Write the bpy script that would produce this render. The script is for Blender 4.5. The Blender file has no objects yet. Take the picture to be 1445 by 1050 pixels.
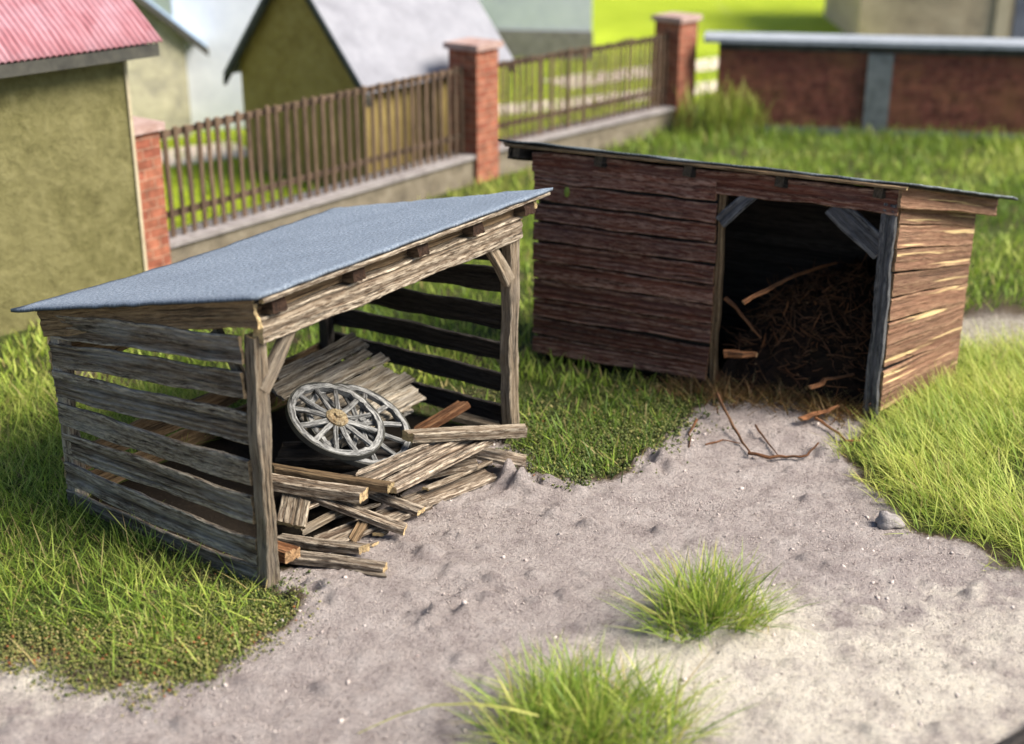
import bpy, math, random
import numpy as np
from mathutils import Vector, Matrix
random.seed(7); rng = np.random.default_rng(7)
R = math.radians
sc = bpy.context.scene
COL = sc.collection

# ------------------------------------------------------------------ camera, sky, sun, exposure
FPX, TH, CH = 1963.0, R(21.5), 6.7
cam_d = bpy.data.cameras.new('camera'); cam = bpy.data.objects.new('camera', cam_d); COL.objects.link(cam)
cam.location = (0, 0, CH); cam.rotation_euler = (R(90) - TH, 0, 0)
cam_d.sensor_width = 36; cam_d.lens = 36 * FPX / 1445
cam_d.clip_start = .1; cam_d.clip_end = 2000
cam_d.dof.use_dof = True; cam_d.dof.focus_distance = 14.3; cam_d.dof.aperture_fstop = .38
sc.camera = cam
SUN_AZ, SUN_EL = R(-12), R(44)
w = bpy.data.worlds.new('World'); sc.world = w; w.use_nodes = True
nt = w.node_tree; bg = nt.nodes['Background']
sky = nt.nodes.new('ShaderNodeTexSky'); sky.sky_type = 'NISHITA'; sky.sun_disc = False
sky.sun_elevation = SUN_EL; sky.sun_rotation = R(90) - SUN_AZ
nt.links.new(sky.outputs[0], bg.inputs[0]); bg.inputs[1].default_value = .075
sd = bpy.data.lights.new('sun', 'SUN'); sd.energy = 4.0; sd.angle = R(32); sd.color = (1, .93, .82)
so = bpy.data.objects.new('sun', sd); COL.objects.link(so)
tos = Vector((math.cos(SUN_AZ) * math.cos(SUN_EL), math.sin(SUN_AZ) * math.cos(SUN_EL), math.sin(SUN_EL)))
so.rotation_euler = tos.to_track_quat('Z', 'Y').to_euler()
sc.view_settings.view_transform = 'Standard'; sc.view_settings.look = 'None'
sc.view_settings.exposure = 1.3; sc.view_settings.gamma = 1.0

# ------------------------------------------------------------------ helpers
def ray(u, v):
    x = (u - 722.5) / FPX; y = (525 - v) / FPX
    return x, math.cos(TH) + y * math.sin(TH), -math.sin(TH) + y * math.cos(TH)
def G(u, v, z=0.0):                       # the point of height z seen at a photo pixel: used to survey the place
    r = ray(u, v); t = (z - CH) / r[2]
    return Vector((r[0] * t, r[1] * t, z))

class MB:
    def __init__(s): s.V = []; s.F = []; s.G = []; s.A = []
    def add(s, V, F, Gc=None, A=None):
        b = len(s.V)
        s.V += [tuple(v) for v in V]; s.F += [tuple(i + b for i in f) for f in F]
        s.G += [tuple(g) for g in (Gc if Gc is not None else V)]
        s.A += [tuple(a) for a in A] if A is not None else [(0, 0, .5)] * len(V)
    def build(s, name, mat, parent=None, smooth=False):
        me = bpy.data.meshes.new(name); me.from_pydata(s.V, [], s.F); me.update()
        a = me.attributes.new('g', 'FLOAT_VECTOR', 'POINT'); a.data.foreach_set('vector', np.array(s.G, 'f').ravel())
        a = me.attributes.new('a', 'FLOAT_VECTOR', 'POINT'); a.data.foreach_set('vector', np.array(s.A, 'f').ravel())
        if smooth: me.polygons.foreach_set('use_smooth', [True] * len(me.polygons))
        me.materials.append(mat)
        o = bpy.data.objects.new(name, me); COL.objects.link(o)
        if parent is not None:
            o.parent = parent; o.matrix_parent_inverse = Matrix.Translation(-parent.location)
        return o
def np_mesh(name, V, loops, starts, mat, attrs, parent=None):
    me = bpy.data.meshes.new(name)
    me.vertices.add(len(V)); me.vertices.foreach_set('co', V.astype('f').ravel())
    me.loops.add(len(loops)); me.loops.foreach_set('vertex_index', loops.astype('i'))
    me.polygons.add(len(starts)); me.polygons.foreach_set('loop_start', starts.astype('i'))
    me.update(calc_edges=True); me.validate()
    for k, d in attrs.items():
        a = me.attributes.new(k, 'FLOAT_VECTOR', 'POINT'); a.data.foreach_set('vector', d.astype('f').ravel())
    me.materials.append(mat)
    o = bpy.data.objects.new(name, me); COL.objects.link(o)
    if parent is not None:
        o.parent = parent; o.matrix_parent_inverse = Matrix.Translation(-parent.location)
    return o
def tag(o, label=None, cat=None, group=None, kind=None):
    if label: o['label'] = label
    if cat: o['category'] = cat
    if group: o['group'] = group
    if kind: o['kind'] = kind
    return o
def empty(name, loc, label, cat, group=None):
    o = bpy.data.objects.new(name, None); COL.objects.link(o); o.location = loc; o.empty_display_size = .2
    return tag(o, label, cat, group)

def plank(mb, A, B, w, t, up=(0, 0, 1), rough=.010, groove=.012, bend=.015, tint=None, cut=.0, seg=.13):
    """rough sawn board from A to B: chamfered, grooved along the grain, with uneven edges"""
    A = Vector(A); B = Vector(B); x = (B - A); L = x.length; x.normalize()
    y = Vector(up).cross(x)
    if y.length < 1e-4: y = Vector((1, 0, 0)).cross(x)
    y.normalize(); z = x.cross(y)
    a, b = w / 2, t / 2
    c = min(.014, b * .5, a * .5); m = max(2, int(w / .035))
    prof = []                                       # (y, z, edge, groove?)
    wide = [(-a + c) + (2 * a - 2 * c) * i / (m + 1) for i in range(m + 2)]
    gr = [0] + [random.choice((0, .15, .3, .6, 1.0)) * groove for _ in range(m)] + [0]
    gr2 = [0] + [random.choice((0, .15, .3, .6, 1.0)) * groove for _ in range(m)] + [0]
    gmax = max(groove, 1e-6)
    side = [(-b + c), 0, (b - c)]
    for zz in side: prof.append((a, zz, 1 if zz else .1))
    for i in range(m + 1, -1, -1): prof.append((wide[i], b - gr[i], 1.0 if i in (0, m + 1) else max(0, .75 - gr[i] / gmax)))
    for zz in reversed(side): prof.append((-a, zz, 1 if zz else .1))
    for i in range(m + 2): prof.append((wide[i], -b + gr2[i], 1.0 if i in (0, m + 1) else max(0, .75 - gr2[i] / gmax)))
    k = len(prof); n = max(3, int(L / seg))
    ph = [random.uniform(0, 6.28) for _ in range(6)]
    off = (random.uniform(-50, 50), random.uniform(-50, 50), random.uniform(-50, 50))
    tn = random.uniform(.2, .8) if tint is None else tint
    V = []; Gc = []; At = []
    sk0, sk1 = random.uniform(-cut, cut), random.uniform(-cut, cut)
    for i in range(n + 1):
        f = i / n; d = f * L
        wob = rough * (math.sin(d * 3.1 + ph[0]) + .7 * math.sin(d * 7.3 + ph[1]))
        wob2 = rough * (math.sin(d * 3.7 + ph[2]) + .7 * math.sin(d * 8.9 + ph[3]))
        bz = bend * math.sin(f * 3.14) * math.sin(ph[4]); by = bend * .6 * math.sin(f * 3.14 + ph[5])
        for (py, pz, e) in prof:
            sx = d + (sk0 * py / a if i == 0 else 0) + (sk1 * py / a if i == n else 0)
            yy = py + (wob if py > 0 else wob2) * (abs(py) / a) + by + random.gauss(0, rough * .22)
            zz = pz + bz + random.gauss(0, rough * .22)
            if i in (0, n): sx += random.gauss(0, rough * .6)
            V.append(A + x * sx + y * yy + z * zz)
            Gc.append((sx + off[0], py + off[1], pz + off[2])); At.append((e, 0, tn))
    F = []
    for i in range(n):
        for j in range(k):
            F.append((i * k + j, i * k + (j + 1) % k, (i + 1) * k + (j + 1) % k, (i + 1) * k + j))
    mb.add(V, F, Gc, At)
    for i in (0, n):
        Vc = [V[i * k + j] for j in range(k)]; ce = sum(Vc, Vector()) / k
        idx = list(range(k))
        fc = [(j, (j + 1) % k, k) if i else ((j + 1) % k, j, k) for j in idx]
        mb.add(Vc + [ce], fc, [(0 + off[0], p[0] + off[1], p[1] + off[2]) for p in prof] + [off], [(0, 1, tn)] * (k + 1))

def box(mb, O, X, Y, Z, tint=.5):
    """box from corner O with edge vectors X, Y, Z; every face carries its own metre coordinates"""
    O, X, Y, Z = Vector(O), Vector(X), Vector(Y), Vector(Z)
    def face(o, p, q):
        mb.add([o, o + p, o + p + q, o + q], [(0, 1, 2, 3)],
               [(fo[0], fo[1], 0), (fo[0] + p.length, fo[1], 0), (fo[0] + p.length, fo[1] + q.length, 0), (fo[0], fo[1] + q.length, 0)], [(0, 0, tint)] * 4)
    fo = (0, O.z)
    face(O, X, Z); face(O + X, Y, Z); face(O + X + Y, -X, Z); face(O + Y, -Y, Z)
    fo = (0, 0)
    face(O + Z, X, Y); face(O + Y, X, -Y)
def rbox(mb, O, X, Y, Z, n=5, jit=.008, tint=.5):
    """box with subdivided, slightly uneven faces (hand made masonry)"""
    O, X, Y, Z = Vector(O), Vector(X), Vector(Y), Vector(Z)
    def face(o, p, q, z0):
        a = max(1, int(p.length / .18)); b = max(1, int(q.length / .18)); nn = p.cross(q).normalized()
        V = []; Gc = []
        for i in range(b + 1):
            for j in range(a + 1):
                e = 0 if i in (0, b) or j in (0, a) else random.gauss(0, jit)
                V.append(o + p * (j / a) + q * (i / b) + nn * e); Gc.append((p.length * j / a, z0 + q.length * i / b, 0))
        F = [(i * (a + 1) + j, i * (a + 1) + j + 1, (i + 1) * (a + 1) + j + 1, (i + 1) * (a + 1) + j) for i in range(b) for j in range(a)]
        mb.add(V, F, Gc, [(0, 0, tint)] * len(V))
    face(O, X, Z, O.z); face(O + X, Y, Z, O.z); face(O + X + Y, -X, Z, O.z); face(O + Y, -Y, Z, O.z)
    face(O + Z, X, Y, 0); face(O + Y, X, -Y, 0)
def poly_slab(mb, pts, th, sub=1, sag=0.0, jit=0.0):
    """slab whose top is the quad pts (counter clockwise from above), th thick, straight down"""
    p = [Vector(q) for q in pts]; n = sub; V = []; Gc = []; L = (p[1] - p[0]).length; W = (p[3] - p[0]).length
    for i in range(n + 1):
        for j in range(n + 1):
            u, v = j / n, i / n
            q = (p[0] * (1 - u) + p[1] * u) * (1 - v) + (p[3] * (1 - u) + p[2] * u) * v
            q = q.copy(); q.z += -sag * math.sin(3.14 * u) * v + random.gauss(0, jit) + jit * 1.6 * math.sin(u * 7 + 2 * v) * v
            if i in (0, n) or j in (0, n):
                q += Vector((random.gauss(0, jit * .5), random.gauss(0, jit * .5), 0))
            V.append(q); Gc.append((u * L, v * W, 0))
    N = len(V); F = [(i * (n + 1) + j, i * (n + 1) + j + 1, (i + 1) * (n + 1) + j + 1, (i + 1) * (n + 1) + j) for i in range(n) for j in range(n)]
    V2 = V + [q - Vector((0, 0, th)) for q in V]
    F2 = F + [tuple(reversed([a + N for a in f])) for f in F]
    rim = [j for j in range(n)] + [i * (n + 1) + n for i in range(n)] + [n * (n + 1) + j for j in range(n, 0, -1)] + [i * (n + 1) for i in range(n, 0, -1)]
    for a, b in zip(rim, rim[1:] + rim[:1]): F2.append((b, a, a + N, b + N))
    mb.add(V2, F2, Gc + Gc, [(0, 0, .5)] * N + [(0, 1, .5)] * N)
def tube(mb, pts, rads, k=6, tint=.5, flat=1.0):
    pts = [Vector(p) for p in pts]; V = []; Gc = []; At = []; d = 0; off = random.uniform(-40, 40)
    for i, p in enumerate(pts):
        x = (pts[min(i + 1, len(pts) - 1)] - pts[max(i - 1, 0)]).normalized()
        y = Vector((0, 0, 1)).cross(x)
        y = y.normalized() if y.length > 1e-3 else Vector((1, 0, 0)); z = x.cross(y)
        if i: d += (p - pts[i - 1]).length
        for j in range(k):
            an = 6.283 * j / k
            V.append(p + (y * math.cos(an) + z * math.sin(an) * flat) * rads[i] * random.uniform(.85, 1.15))
            Gc.append((d + off, math.cos(an) * rads[i] + off, math.sin(an) * rads[i])); At.append((.3, 0, tint))
    n = len(pts); F = [(i * k + j, i * k + (j + 1) % k, (i + 1) * k + (j + 1) % k, (i + 1) * k + j) for i in range(n - 1) for j in range(k)]
    mb.add(V, F, Gc, At)
    for i, rev in ((0, True), (n - 1, False)):
        q = list(range(k)); f = tuple(reversed(q)) if rev else tuple(q)
        mb.add(V[i * k:(i + 1) * k], [f], Gc[i * k:(i + 1) * k], [(0, 1, tint)] * k)

# ------------------------------------------------------------------ materials
def newmat(name):
    m = bpy.data.materials.new(name); m.use_nodes = True
    return m, m.node_tree, m.node_tree.nodes, m.node_tree.links, m.node_tree.nodes['Principled BSDF']
def N(nt, typ, **kw):
    n = nt.nodes.new(typ)
    for k, v in kw.items(): setattr(n, k, v)
    return n
def ramp(nt, fac, stops):
    r = N(nt, 'ShaderNodeValToRGB'); e = r.color_ramp.elements
    while len(e) < len(stops): e.new(.5)
    for i, (p, c) in enumerate(stops): e[i].position = p; e[i].color = (*c, 1) if len(c) == 3 else c
    nt.links.new(fac, r.inputs[0]); return r.outputs[0]
def noise(nt, vec, scale, detail=5, rough=.6, sc3=None, dist=0):
    n = N(nt, 'ShaderNodeTexNoise'); n.inputs['Scale'].default_value = scale; n.inputs['Detail'].default_value = detail
    n.inputs['Roughness'].default_value = rough; n.inputs['Distortion'].default_value = dist
    if sc3:
        mp = N(nt, 'ShaderNodeMapping'); mp.inputs['Scale'].default_value = sc3; nt.links.new(vec, mp.inputs[0]); vec = mp.outputs[0]
    if vec is not None: nt.links.new(vec, n.inputs['Vector'])
    return n.outputs['Fac']
def mix(nt, fac, a, b, blend='MIX'):
    m = N(nt, 'ShaderNodeMix', data_type='RGBA', blend_type=blend)
    for inp, v in ((m.inputs[0], fac), (m.inputs[6], a), (m.inputs[7], b)):
        if hasattr(v, 'is_linked') or hasattr(v, 'node'): nt.links.new(v, inp)
        elif isinstance(v, (int, float)): inp.default_value = v
        else: inp.default_value = (*v, 1)
    return m.outputs[2]
def mth(nt, op, a, b=0.0, clamp=False):
    m = N(nt, 'ShaderNodeMath', operation=op); m.use_clamp = clamp
    for inp, v in ((m.inputs[0], a), (m.inputs[1], b)):
        if isinstance(v, (int, float)): inp.default_value = v
        else: nt.links.new(v, inp)
    return m.outputs[0]
def attr(nt, name):
    return N(nt, 'ShaderNodeAttribute', attribute_name=name).outputs['Vector']
def sep(nt, v):
    s = N(nt, 'ShaderNodeSeparateXYZ'); nt.links.new(v, s.inputs[0]); return s.outputs
def bump(nt, h, strength, dist, bsdf):
    b = N(nt, 'ShaderNodeBump'); b.inputs['Strength'].default_value = strength; b.inputs['Distance'].default_value = dist
    nt.links.new(h, b.inputs['Height']); nt.links.new(b.outputs[0], bsdf.inputs['Normal'])

def wood(name, dark, mid, light, wear, patch, end, wearamt=.7, patchamt=.6, streak=None, rough=.85):
    m, t, n, l, b = newmat(name)
    g = attr(t, 'g'); a = sep(t, attr(t, 'a'))
    f1 = noise(t, g, 1, 8, .68, (1.3, 17, 17), .6); f2 = noise(t, g, 1, 5, .7, (4, 75, 75))
    f = mth(t, 'ADD', mth(t, 'MULTIPLY', f1, .5), mth(t, 'MULTIPLY', f2, .5))
    ck = noise(t, g, 1, 5, .6, (.9, 34, 34), .2); ckm = ramp(t, ck, [(.33, (0, 0, 0)), (.42, (1, 1, 1))])
    c = ramp(t, f, [(.38, dark), (.48, mid), (.60, light)])
    c = mix(t, ckm, dark, c)
    p = ramp(t, noise(t, g, 1, 4, .6, (1.1, 3.5, 3.5)), [(.47, (0, 0, 0)), (.63, (1, 1, 1))])
    c = mix(t, mth(t, 'MULTIPLY', p, patchamt), c, mix(t, .55, c, patch))
    wn = ramp(t, noise(t, g, 1, 6, .75, (7, 40, 40)), [(.42, (0, 0, 0)), (.6, (1, 1, 1))])
    c = mix(t, mth(t, 'MULTIPLY', mth(t, 'MULTIPLY', wn, a[0]), wearamt), c, wear)
    if streak:
        s = ramp(t, noise(t, g, 1, 3, .5, (.5, 13, 13)), [(.605, (0, 0, 0)), (.66, (1, 1, 1))])
        c = mix(t, mth(t, 'MULTIPLY', s, .85), c, streak)
    en = ramp(t, noise(t, g, 22, 5, .7), [(.35, tuple(q * .35 for q in end)), (.6, end)])
    c = mix(t, a[1], c, en)
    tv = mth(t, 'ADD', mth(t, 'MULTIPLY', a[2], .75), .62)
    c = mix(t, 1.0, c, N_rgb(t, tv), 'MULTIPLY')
    l.new(c, b.inputs['Base Color']); b.inputs['Roughness'].default_value = rough
    b.inputs['Specular IOR Level'].default_value = .25
    bump(t, mth(t, 'ADD', f, mth(t, 'MULTIPLY', ckm, .35)), 1.0, .035, b)
    return m
def N_rgb(t, v):
    c = N(t, 'ShaderNodeCombineColor')
    for i in range(3): t.links.new(v, c.inputs[i])
    return c.outputs[0]

M = {}
M['slat'] = wood('grey_blue_wood', (.007, .005, .0035), (.062, .042, .028), (.165, .128, .092), (.50, .43, .32), (.27, .265, .25), (.35, .25, .14), .7, .8)
M['post'] = wood('grey_brown_wood', (.016, .011, .008), (.135, .098, .064), (.27, .21, .145), (.40, .34, .25), (.16, .15, .14), (.5, .36, .18), .5, .5)
M['beam'] = wood('pale_weathered_wood', (.012, .008, .005), (.085, .055, .034), (.26, .205, .145), (.56, .48, .37), (.07, .038, .022), (.62, .45, .22), .8, .7)
M['tan'] = wood('tan_brown_wood', (.018, .010, .006), (.13, .08, .042), (.24, .16, .085), (.36, .26, .15), (.07, .045, .025), (.62, .46, .24), .4, .7)
M['board'] = wood('brown_board_wood', (.006, .0035, .002), (.058, .034, .020), (.21, .15, .10), (.62, .52, .40), (.14, .12, .10), (.72, .52, .28), .85, .5)
M['pallet'] = wood('grey_pallet_wood', (.014, .010, .007), (.20, .155, .105), (.40, .34, .26), (.55, .51, .43), (.17, .18, .20), (.3, .28, .25), .6, .7)
M['wheel'] = wood('silver_grey_wood', (.008, .008, .008), (.07, .069, .068), (.20, .20, .198), (.40, .395, .38), (.07, .06, .05), (.3, .3, .3), .9, .4)
M['hub'] = wood('rusty_hub', (.02, .012, .005), (.16, .11, .05), (.34, .27, .15), (.5, .45, .35), (.2, .09, .03), (.28, .2, .1), .5, .6)
M['rafter'] = wood('dark_brown_rafter', (.006, .004, .003), (.05, .03, .018), (.12, .08, .05), (.30, .22, .13), (.03, .02, .014), (.045, .022, .012), .6, .5)
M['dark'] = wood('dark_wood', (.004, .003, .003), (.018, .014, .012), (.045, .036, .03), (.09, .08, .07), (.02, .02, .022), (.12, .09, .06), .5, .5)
M['red'] = wood('red_brown_boards', (.026, .008, .005), (.078, .021, .011), (.155, .050, .029), (.36, .22, .16), (.075, .05, .052), (.25, .13, .07), 1.0, .6)
M['side'] = wood('orange_brown_boards', (.075, .034, .02), (.15, .072, .043), (.235, .125, .078), (.44, .30, .18), (.17, .105, .07), (.4, .25, .14), .4, .5, streak=(.68, .50, .25))
M['greypost'] = wood('blue_grey_post', (.005, .005, .006), (.036, .036, .041), (.10, .10, .11), (.24, .235, .23), (.07, .07, .08), (.2, .18, .15), .6, .5)
M['picket'] = wood('picket_wood', (.02, .012, .008), (.085, .052, .034), (.16, .105, .070), (.24, .17, .12), (.11, .075, .04), (.3, .2, .12), .4, .6)
M['bark'] = wood('rust_bark', (.012, .005, .002), (.11, .042, .016), (.26, .11, .045), (.40, .22, .11), (.09, .03, .012), (.5, .3, .15), .6, .5)
M['twig'] = wood('brown_twig', (.008, .003, .0015), (.08, .032, .014), (.18, .085, .042), (.26, .18, .11), (.09, .06, .02), (.3, .2, .1), .4, .5)

def felt(name, base, spark, rough=.75):
    m, t, n, l, b = newmat(name); g = attr(t, 'g'); a = sep(t, attr(t, 'a'))
    f = noise(t, g, 32, 5, .85); f2 = noise(t, g, 1, 4, .6, (.5, 5, 1)); f3 = noise(t, g, 1.3, 3, .6)
    c = ramp(t, f, [(.36, tuple(q * .35 for q in base)), (.5, base), (.62, spark)])
    c = mix(t, ramp(t, f3, [(.4, (0, 0, 0)), (.7, (.35, .35, .35))]), c, tuple(q * .62 for q in base))
    c = mix(t, a[1], c, (.02, .02, .022))
    l.new(c, b.inputs['Base Color']); b.inputs['Roughness'].default_value = rough; b.inputs['Specular IOR Level'].default_value = .35
    h = mth(t, 'ADD', f, mth(t, 'MULTIPLY', f2, .9)); bump(t, h, .8, .03, b); return m
M['felt'] = felt('blue_grey_roofing_felt', (.165, .21, .275), (.42, .47, .53))
M['felt_dark'] = felt('dark_roofing_felt', (.12, .14, .15), (.33, .38, .38))

def stucco(name, base, light, dark, scale=6, bstr=.8):
    m, t, n, l, b = newmat(name); tc = N(t, 'ShaderNodeTexCoord').outputs['Object']
    f = noise(t, tc, scale, 8, .72, None, .1); f2 = noise(t, tc, scale * .22, 4, .6)
    c = ramp(t, f, [(.33, dark), (.5, base), (.68, light)])
    c = mix(t, ramp(t, f2, [(.4, (0, 0, 0)), (.7, (.6, .6, .6))]), c, light)
    l.new(c, b.inputs['Base Color']); b.inputs['Roughness'].default_value = .9; b.inputs['Specular IOR Level'].default_value = .2
    bump(t, f, bstr, .06, b); return m
M['olive'] = stucco('olive_render', (.145, .132, .052), (.20, .18, .08), (.09, .08, .03), 5, 1.0)
M['ochre'] = stucco('ochre_render', (.31, .225, .075), (.38, .29, .11), (.22, .155, .05), 4)
M['pale'] = stucco('pale_grey_render', (.34, .32, .23), (.48, .45, .32), (.22, .21, .17), 2)
M['white'] = stucco('whitewash', (.56, .59, .65), (.63, .66, .71), (.48, .51, .58), 1.5, .2)
M['beige'] = stucco('beige_render', (.36, .29, .19), (.46, .38, .26), (.27, .22, .15), 2)
M['cream'] = stucco('cream_trim', (.42, .36, .24), (.50, .43, .30), (.32, .26, .17), 4, .3)
M['concrete'] = stucco('grey_concrete', (.23, .205, .20), (.30, .275, .265), (.15, .13, .125), 5, .5)
M['plinth'] = stucco('brown_grey_plinth', (.15, .125, .09), (.21, .18, .135), (.09, .075, .055), 3, .7)
M['cap'] = stucco('reddish_cap', (.33, .22, .19), (.42, .31, .28), (.24, .13, .10), 5, .5)
M['coping'] = stucco('pale_coping', (.25, .27, .30), (.31, .33, .36), (.18, .20, .22), 4, .3)
M['frame'] = stucco('grey_green_frame', (.145, .155, .155), (.20, .21, .21), (.10, .105, .105), 4, .3)
M['slate'] = stucco('pale_grey_roof', (.215, .215, .24), (.27, .27, .295), (.17, .17, .19), 2, .3)
M['blueroof'] = stucco('pale_blue_roof', (.36, .48, .66), (.44, .55, .72), (.30, .41, .58), 2, .2)
M['fascia'] = stucco('dark_fascia', (.045, .045, .04), (.08, .075, .06), (.02, .02, .02), 4, .3)
M['greywindow'] = stucco('grey_window_pane', (.12, .13, .16), (.18, .19, .22), (.08, .08, .10), 3, .1)
M['stone'] = stucco('grey_stone', (.30, .27, .26), (.42, .38, .36), (.17, .155, .15), 9, 1)
M['path'] = stucco('pale_path', (.62, .50, .42), (.72, .62, .54), (.48, .38, .32), 1.2, .5)

def brick(name, c1, c2, mortar, moss=None):
    m, t, n, l, b = newmat(name); g = attr(t, 'g')
    mp = N(t, 'ShaderNodeMapping'); nz = N(t, 'ShaderNodeTexNoise'); nz.inputs['Scale'].default_value = 9
    l.new(g, nz.inputs['Vector'])
    ad = N(t, 'ShaderNodeVectorMath', operation='MULTIPLY_ADD'); l.new(nz.outputs['Color'], ad.inputs[0]); ad.inputs[1].default_value = (.03, .03, 0); l.new(g, ad.inputs[2])
    br = N(t, 'ShaderNodeTexBrick'); l.new(ad.outputs[0], br.inputs['Vector'])
    br.inputs['Scale'].default_value = 1; br.inputs['Brick Width'].default_value = .36; br.inputs['Row Height'].default_value = .155
    br.inputs['Mortar Size'].default_value = .012; br.inputs['Mortar Smooth'].default_value = .4; br.inputs['Bias'].default_value = 0
    br.inputs['Color1'].default_value = (*c1, 1); br.inputs['Color2'].default_value = (*c2, 1); br.inputs['Mortar'].default_value = (*mortar, 1)
    f = noise(t, g, 5, 6, .65)
    c = mix(t, 1.0, br.outputs['Color'], ramp(t, f, [(.3, (.5, .5, .5)), (.7, (1.35, 1.3, 1.25))]), 'MULTIPLY')
    if moss:
        p = ramp(t, noise(t, g, .8, 4, .6), [(.48, (0, 0, 0)), (.66, (.75, .75, .75))]); c = mix(t, p, c, moss)
    l.new(c, b.inputs['Base Color']); b.inputs['Roughness'].default_value = .9; b.inputs['Specular IOR Level'].default_value = .2
    h = mth(t, 'SUBTRACT', mth(t, 'MULTIPLY', f, .4), br.outputs['Fac']); bump(t, h, .7, .03, b); return m
M['brick'] = brick('orange_red_brick', (.30, .115, .070), (.23, .075, .048), (.33, .20, .14))
M['brickwall'] = brick('dark_red_brick', (.21, .075, .05), (.15, .05, .038), (.17, .085, .06), (.22, .10, .05))

def corrugated(name):
    m, t, n, l, b = newmat(name); g = attr(t, 'g'); a = sep(t, attr(t, 'a'))
    x = sep(t, g)[0]; y = sep(t, g)[1]
    f = noise(t, g, 1, 5, .6, (14, 1.5, 1)); f2 = noise(t, g, 2, 4, .6)
    c = ramp(t, f, [(.3, (.21, .075, .09)), (.5, (.31, .13, .15)), (.72, (.38, .20, .225))])
    row = mth(t, 'FRACT', mth(t, 'MULTIPLY', mth(t, 'ADD', y, mth(t, 'MULTIPLY', f2, .05)), 1.35))
    c = mix(t, ramp(t, row, [(.0, (1, 1, 1)), (.06, (.0, .0, .0))]), c, (.36, .14, .16))
    c = mix(t, ramp(t, f2, [(.45, (0, 0, 0)), (.7, (.5, .5, .5))]), c, (.40, .26, .30))
    l.new(c, b.inputs['Base Color']); b.inputs['Roughness'].default_value = .85; return m
M['redroof'] = corrugated('faded_red_roof')

def grassmat(name, stops, dry, trans=.35):
    m, t, n, l, b = newmat(name); a = sep(t, attr(t, 'a'))
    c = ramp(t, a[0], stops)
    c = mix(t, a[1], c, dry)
    b.inputs['Roughness'].default_value = .55; b.inputs['Specular IOR Level'].default_value = .3
    l.new(c, b.inputs['Base Color'])
    tr = N(t, 'ShaderNodeBsdfTranslucent'); l.new(c, tr.inputs[0])
    mx = N(t, 'ShaderNodeMixShader'); mx.inputs[0].default_value = trans
    l.new(b.outputs[0], mx.inputs[1]); l.new(tr.outputs[0], mx.inputs[2])
    l.new(mx.outputs[0], n['Material Output'].inputs[0]); return m
M['grass'] = grassmat('grass_blades', [(0, (.05, .092, .015)), (.35, (.14, .23, .030)), (.7, (.30, .41, .05)), (1, (.56, .58, .14))], (.42, .30, .14))
M['straw'] = grassmat('dry_straw', [(0, (.07, .065, .015)), (.5, (.19, .17, .05)), (1, (.40, .34, .14))], (.24, .12, .05), .15)
M['crumb'] = grassmat('moss_crumbs', [(0, (.03, .045, .012)), (.4, (.10, .125, .03)), (.72, (.22, .21, .06)), (.93, (.36, .30, .13)), (.985, (.34, .26, .10)), (1, (.26, .09, .03))], (.2, .12, .05), .1)

# ------------------------------------------------------------------ the surveyed place
LN = Vector((-2.272, 11.477, 0)); LS = Vector((.563, .826, 0)); LT = Vector((-.806, .592, 0))      # open shed: near post, front and depth directions
RN = Vector((.33, 17.531, 0)); RS = Vector((.893, -.449, 0)); RT = Vector((.699, .715, 0)).normalized()  # closed shed
def L(s, t, z): return LN + LS * s + LT * t + Vector((0, 0, z))
def Q(s, t, z): return RN + RS * s + RT * t + Vector((0, 0, z))
def P2(pts): return np.array([[G(u, v).x, G(u, v).y] for u, v in pts])
SAND = [(-300, 940), (0, 945), (60, 950), (140, 965), (200, 975), (260, 960), (330, 925), (385, 885), (415, 855), (392, 828)]
SANDW = np.vstack([P2(SAND), [[*L(.05, .1, 0)[:2]], [*L(.08, .25, 0)[:2]], [*L(3.9, .35, 0)[:2]], [*L(4.0, .05, 0)[:2]]],
                   P2([(728, 640), (745, 668), (775, 682), (820, 680), (860, 660), (905, 645), (935, 615), (985, 585)]), [[*Q(2.5, .0, 0)[:2]], [*Q(4.4, 0, 0)[:2]]],
                   P2([(1215, 605), (1195, 650), (1222, 700), (1265, 735), (1335, 765), (1400, 785), (1445, 808), (1700, 900)]), [[9, 6], [-9, 6]]])
def inside(P, poly):
    x, y = P[:, 0], P[:, 1]; r = np.zeros(len(P), bool); j = len(poly) - 1
    for i in range(len(poly)):
        xi, yi = poly[i]; xj, yj = poly[j]
        with np.errstate(divide='ignore', invalid='ignore'):
            c = ((yi > y) != (yj > y)) & (x < (xj - xi) * (y - yi) / (yj - yi + 1e-12) + xi)
        r ^= c; j = i
    return r
def sdist(P, poly):                        # signed distance to a polygon outline, positive inside
    d = np.full(len(P), 1e9)
    for i in range(len(poly)):
        a = poly[i - 1]; b = poly[i]; ab = b - a; L2 = (ab ** 2).sum() + 1e-12
        t = np.clip(((P - a) @ ab) / L2, 0, 1); d = np.minimum(d, np.hypot(*(P - a - t[:, None] * ab).T))
    return np.where(inside(P, poly), d, -d)
_ph = rng.uniform(0, 6.28, (3, 14, 3)); _dir = rng.normal(size=(3, 14, 2))
def vnoise(P, freq, k=0):                  # cheap smooth noise, about -1..1
    r = 0
    for i in range(14): r = r + np.sin((P * freq) @ _dir[k, i] * (1 + .35 * (i % 4)) + _ph[k, i, 0])
    return r / 4.2
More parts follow.
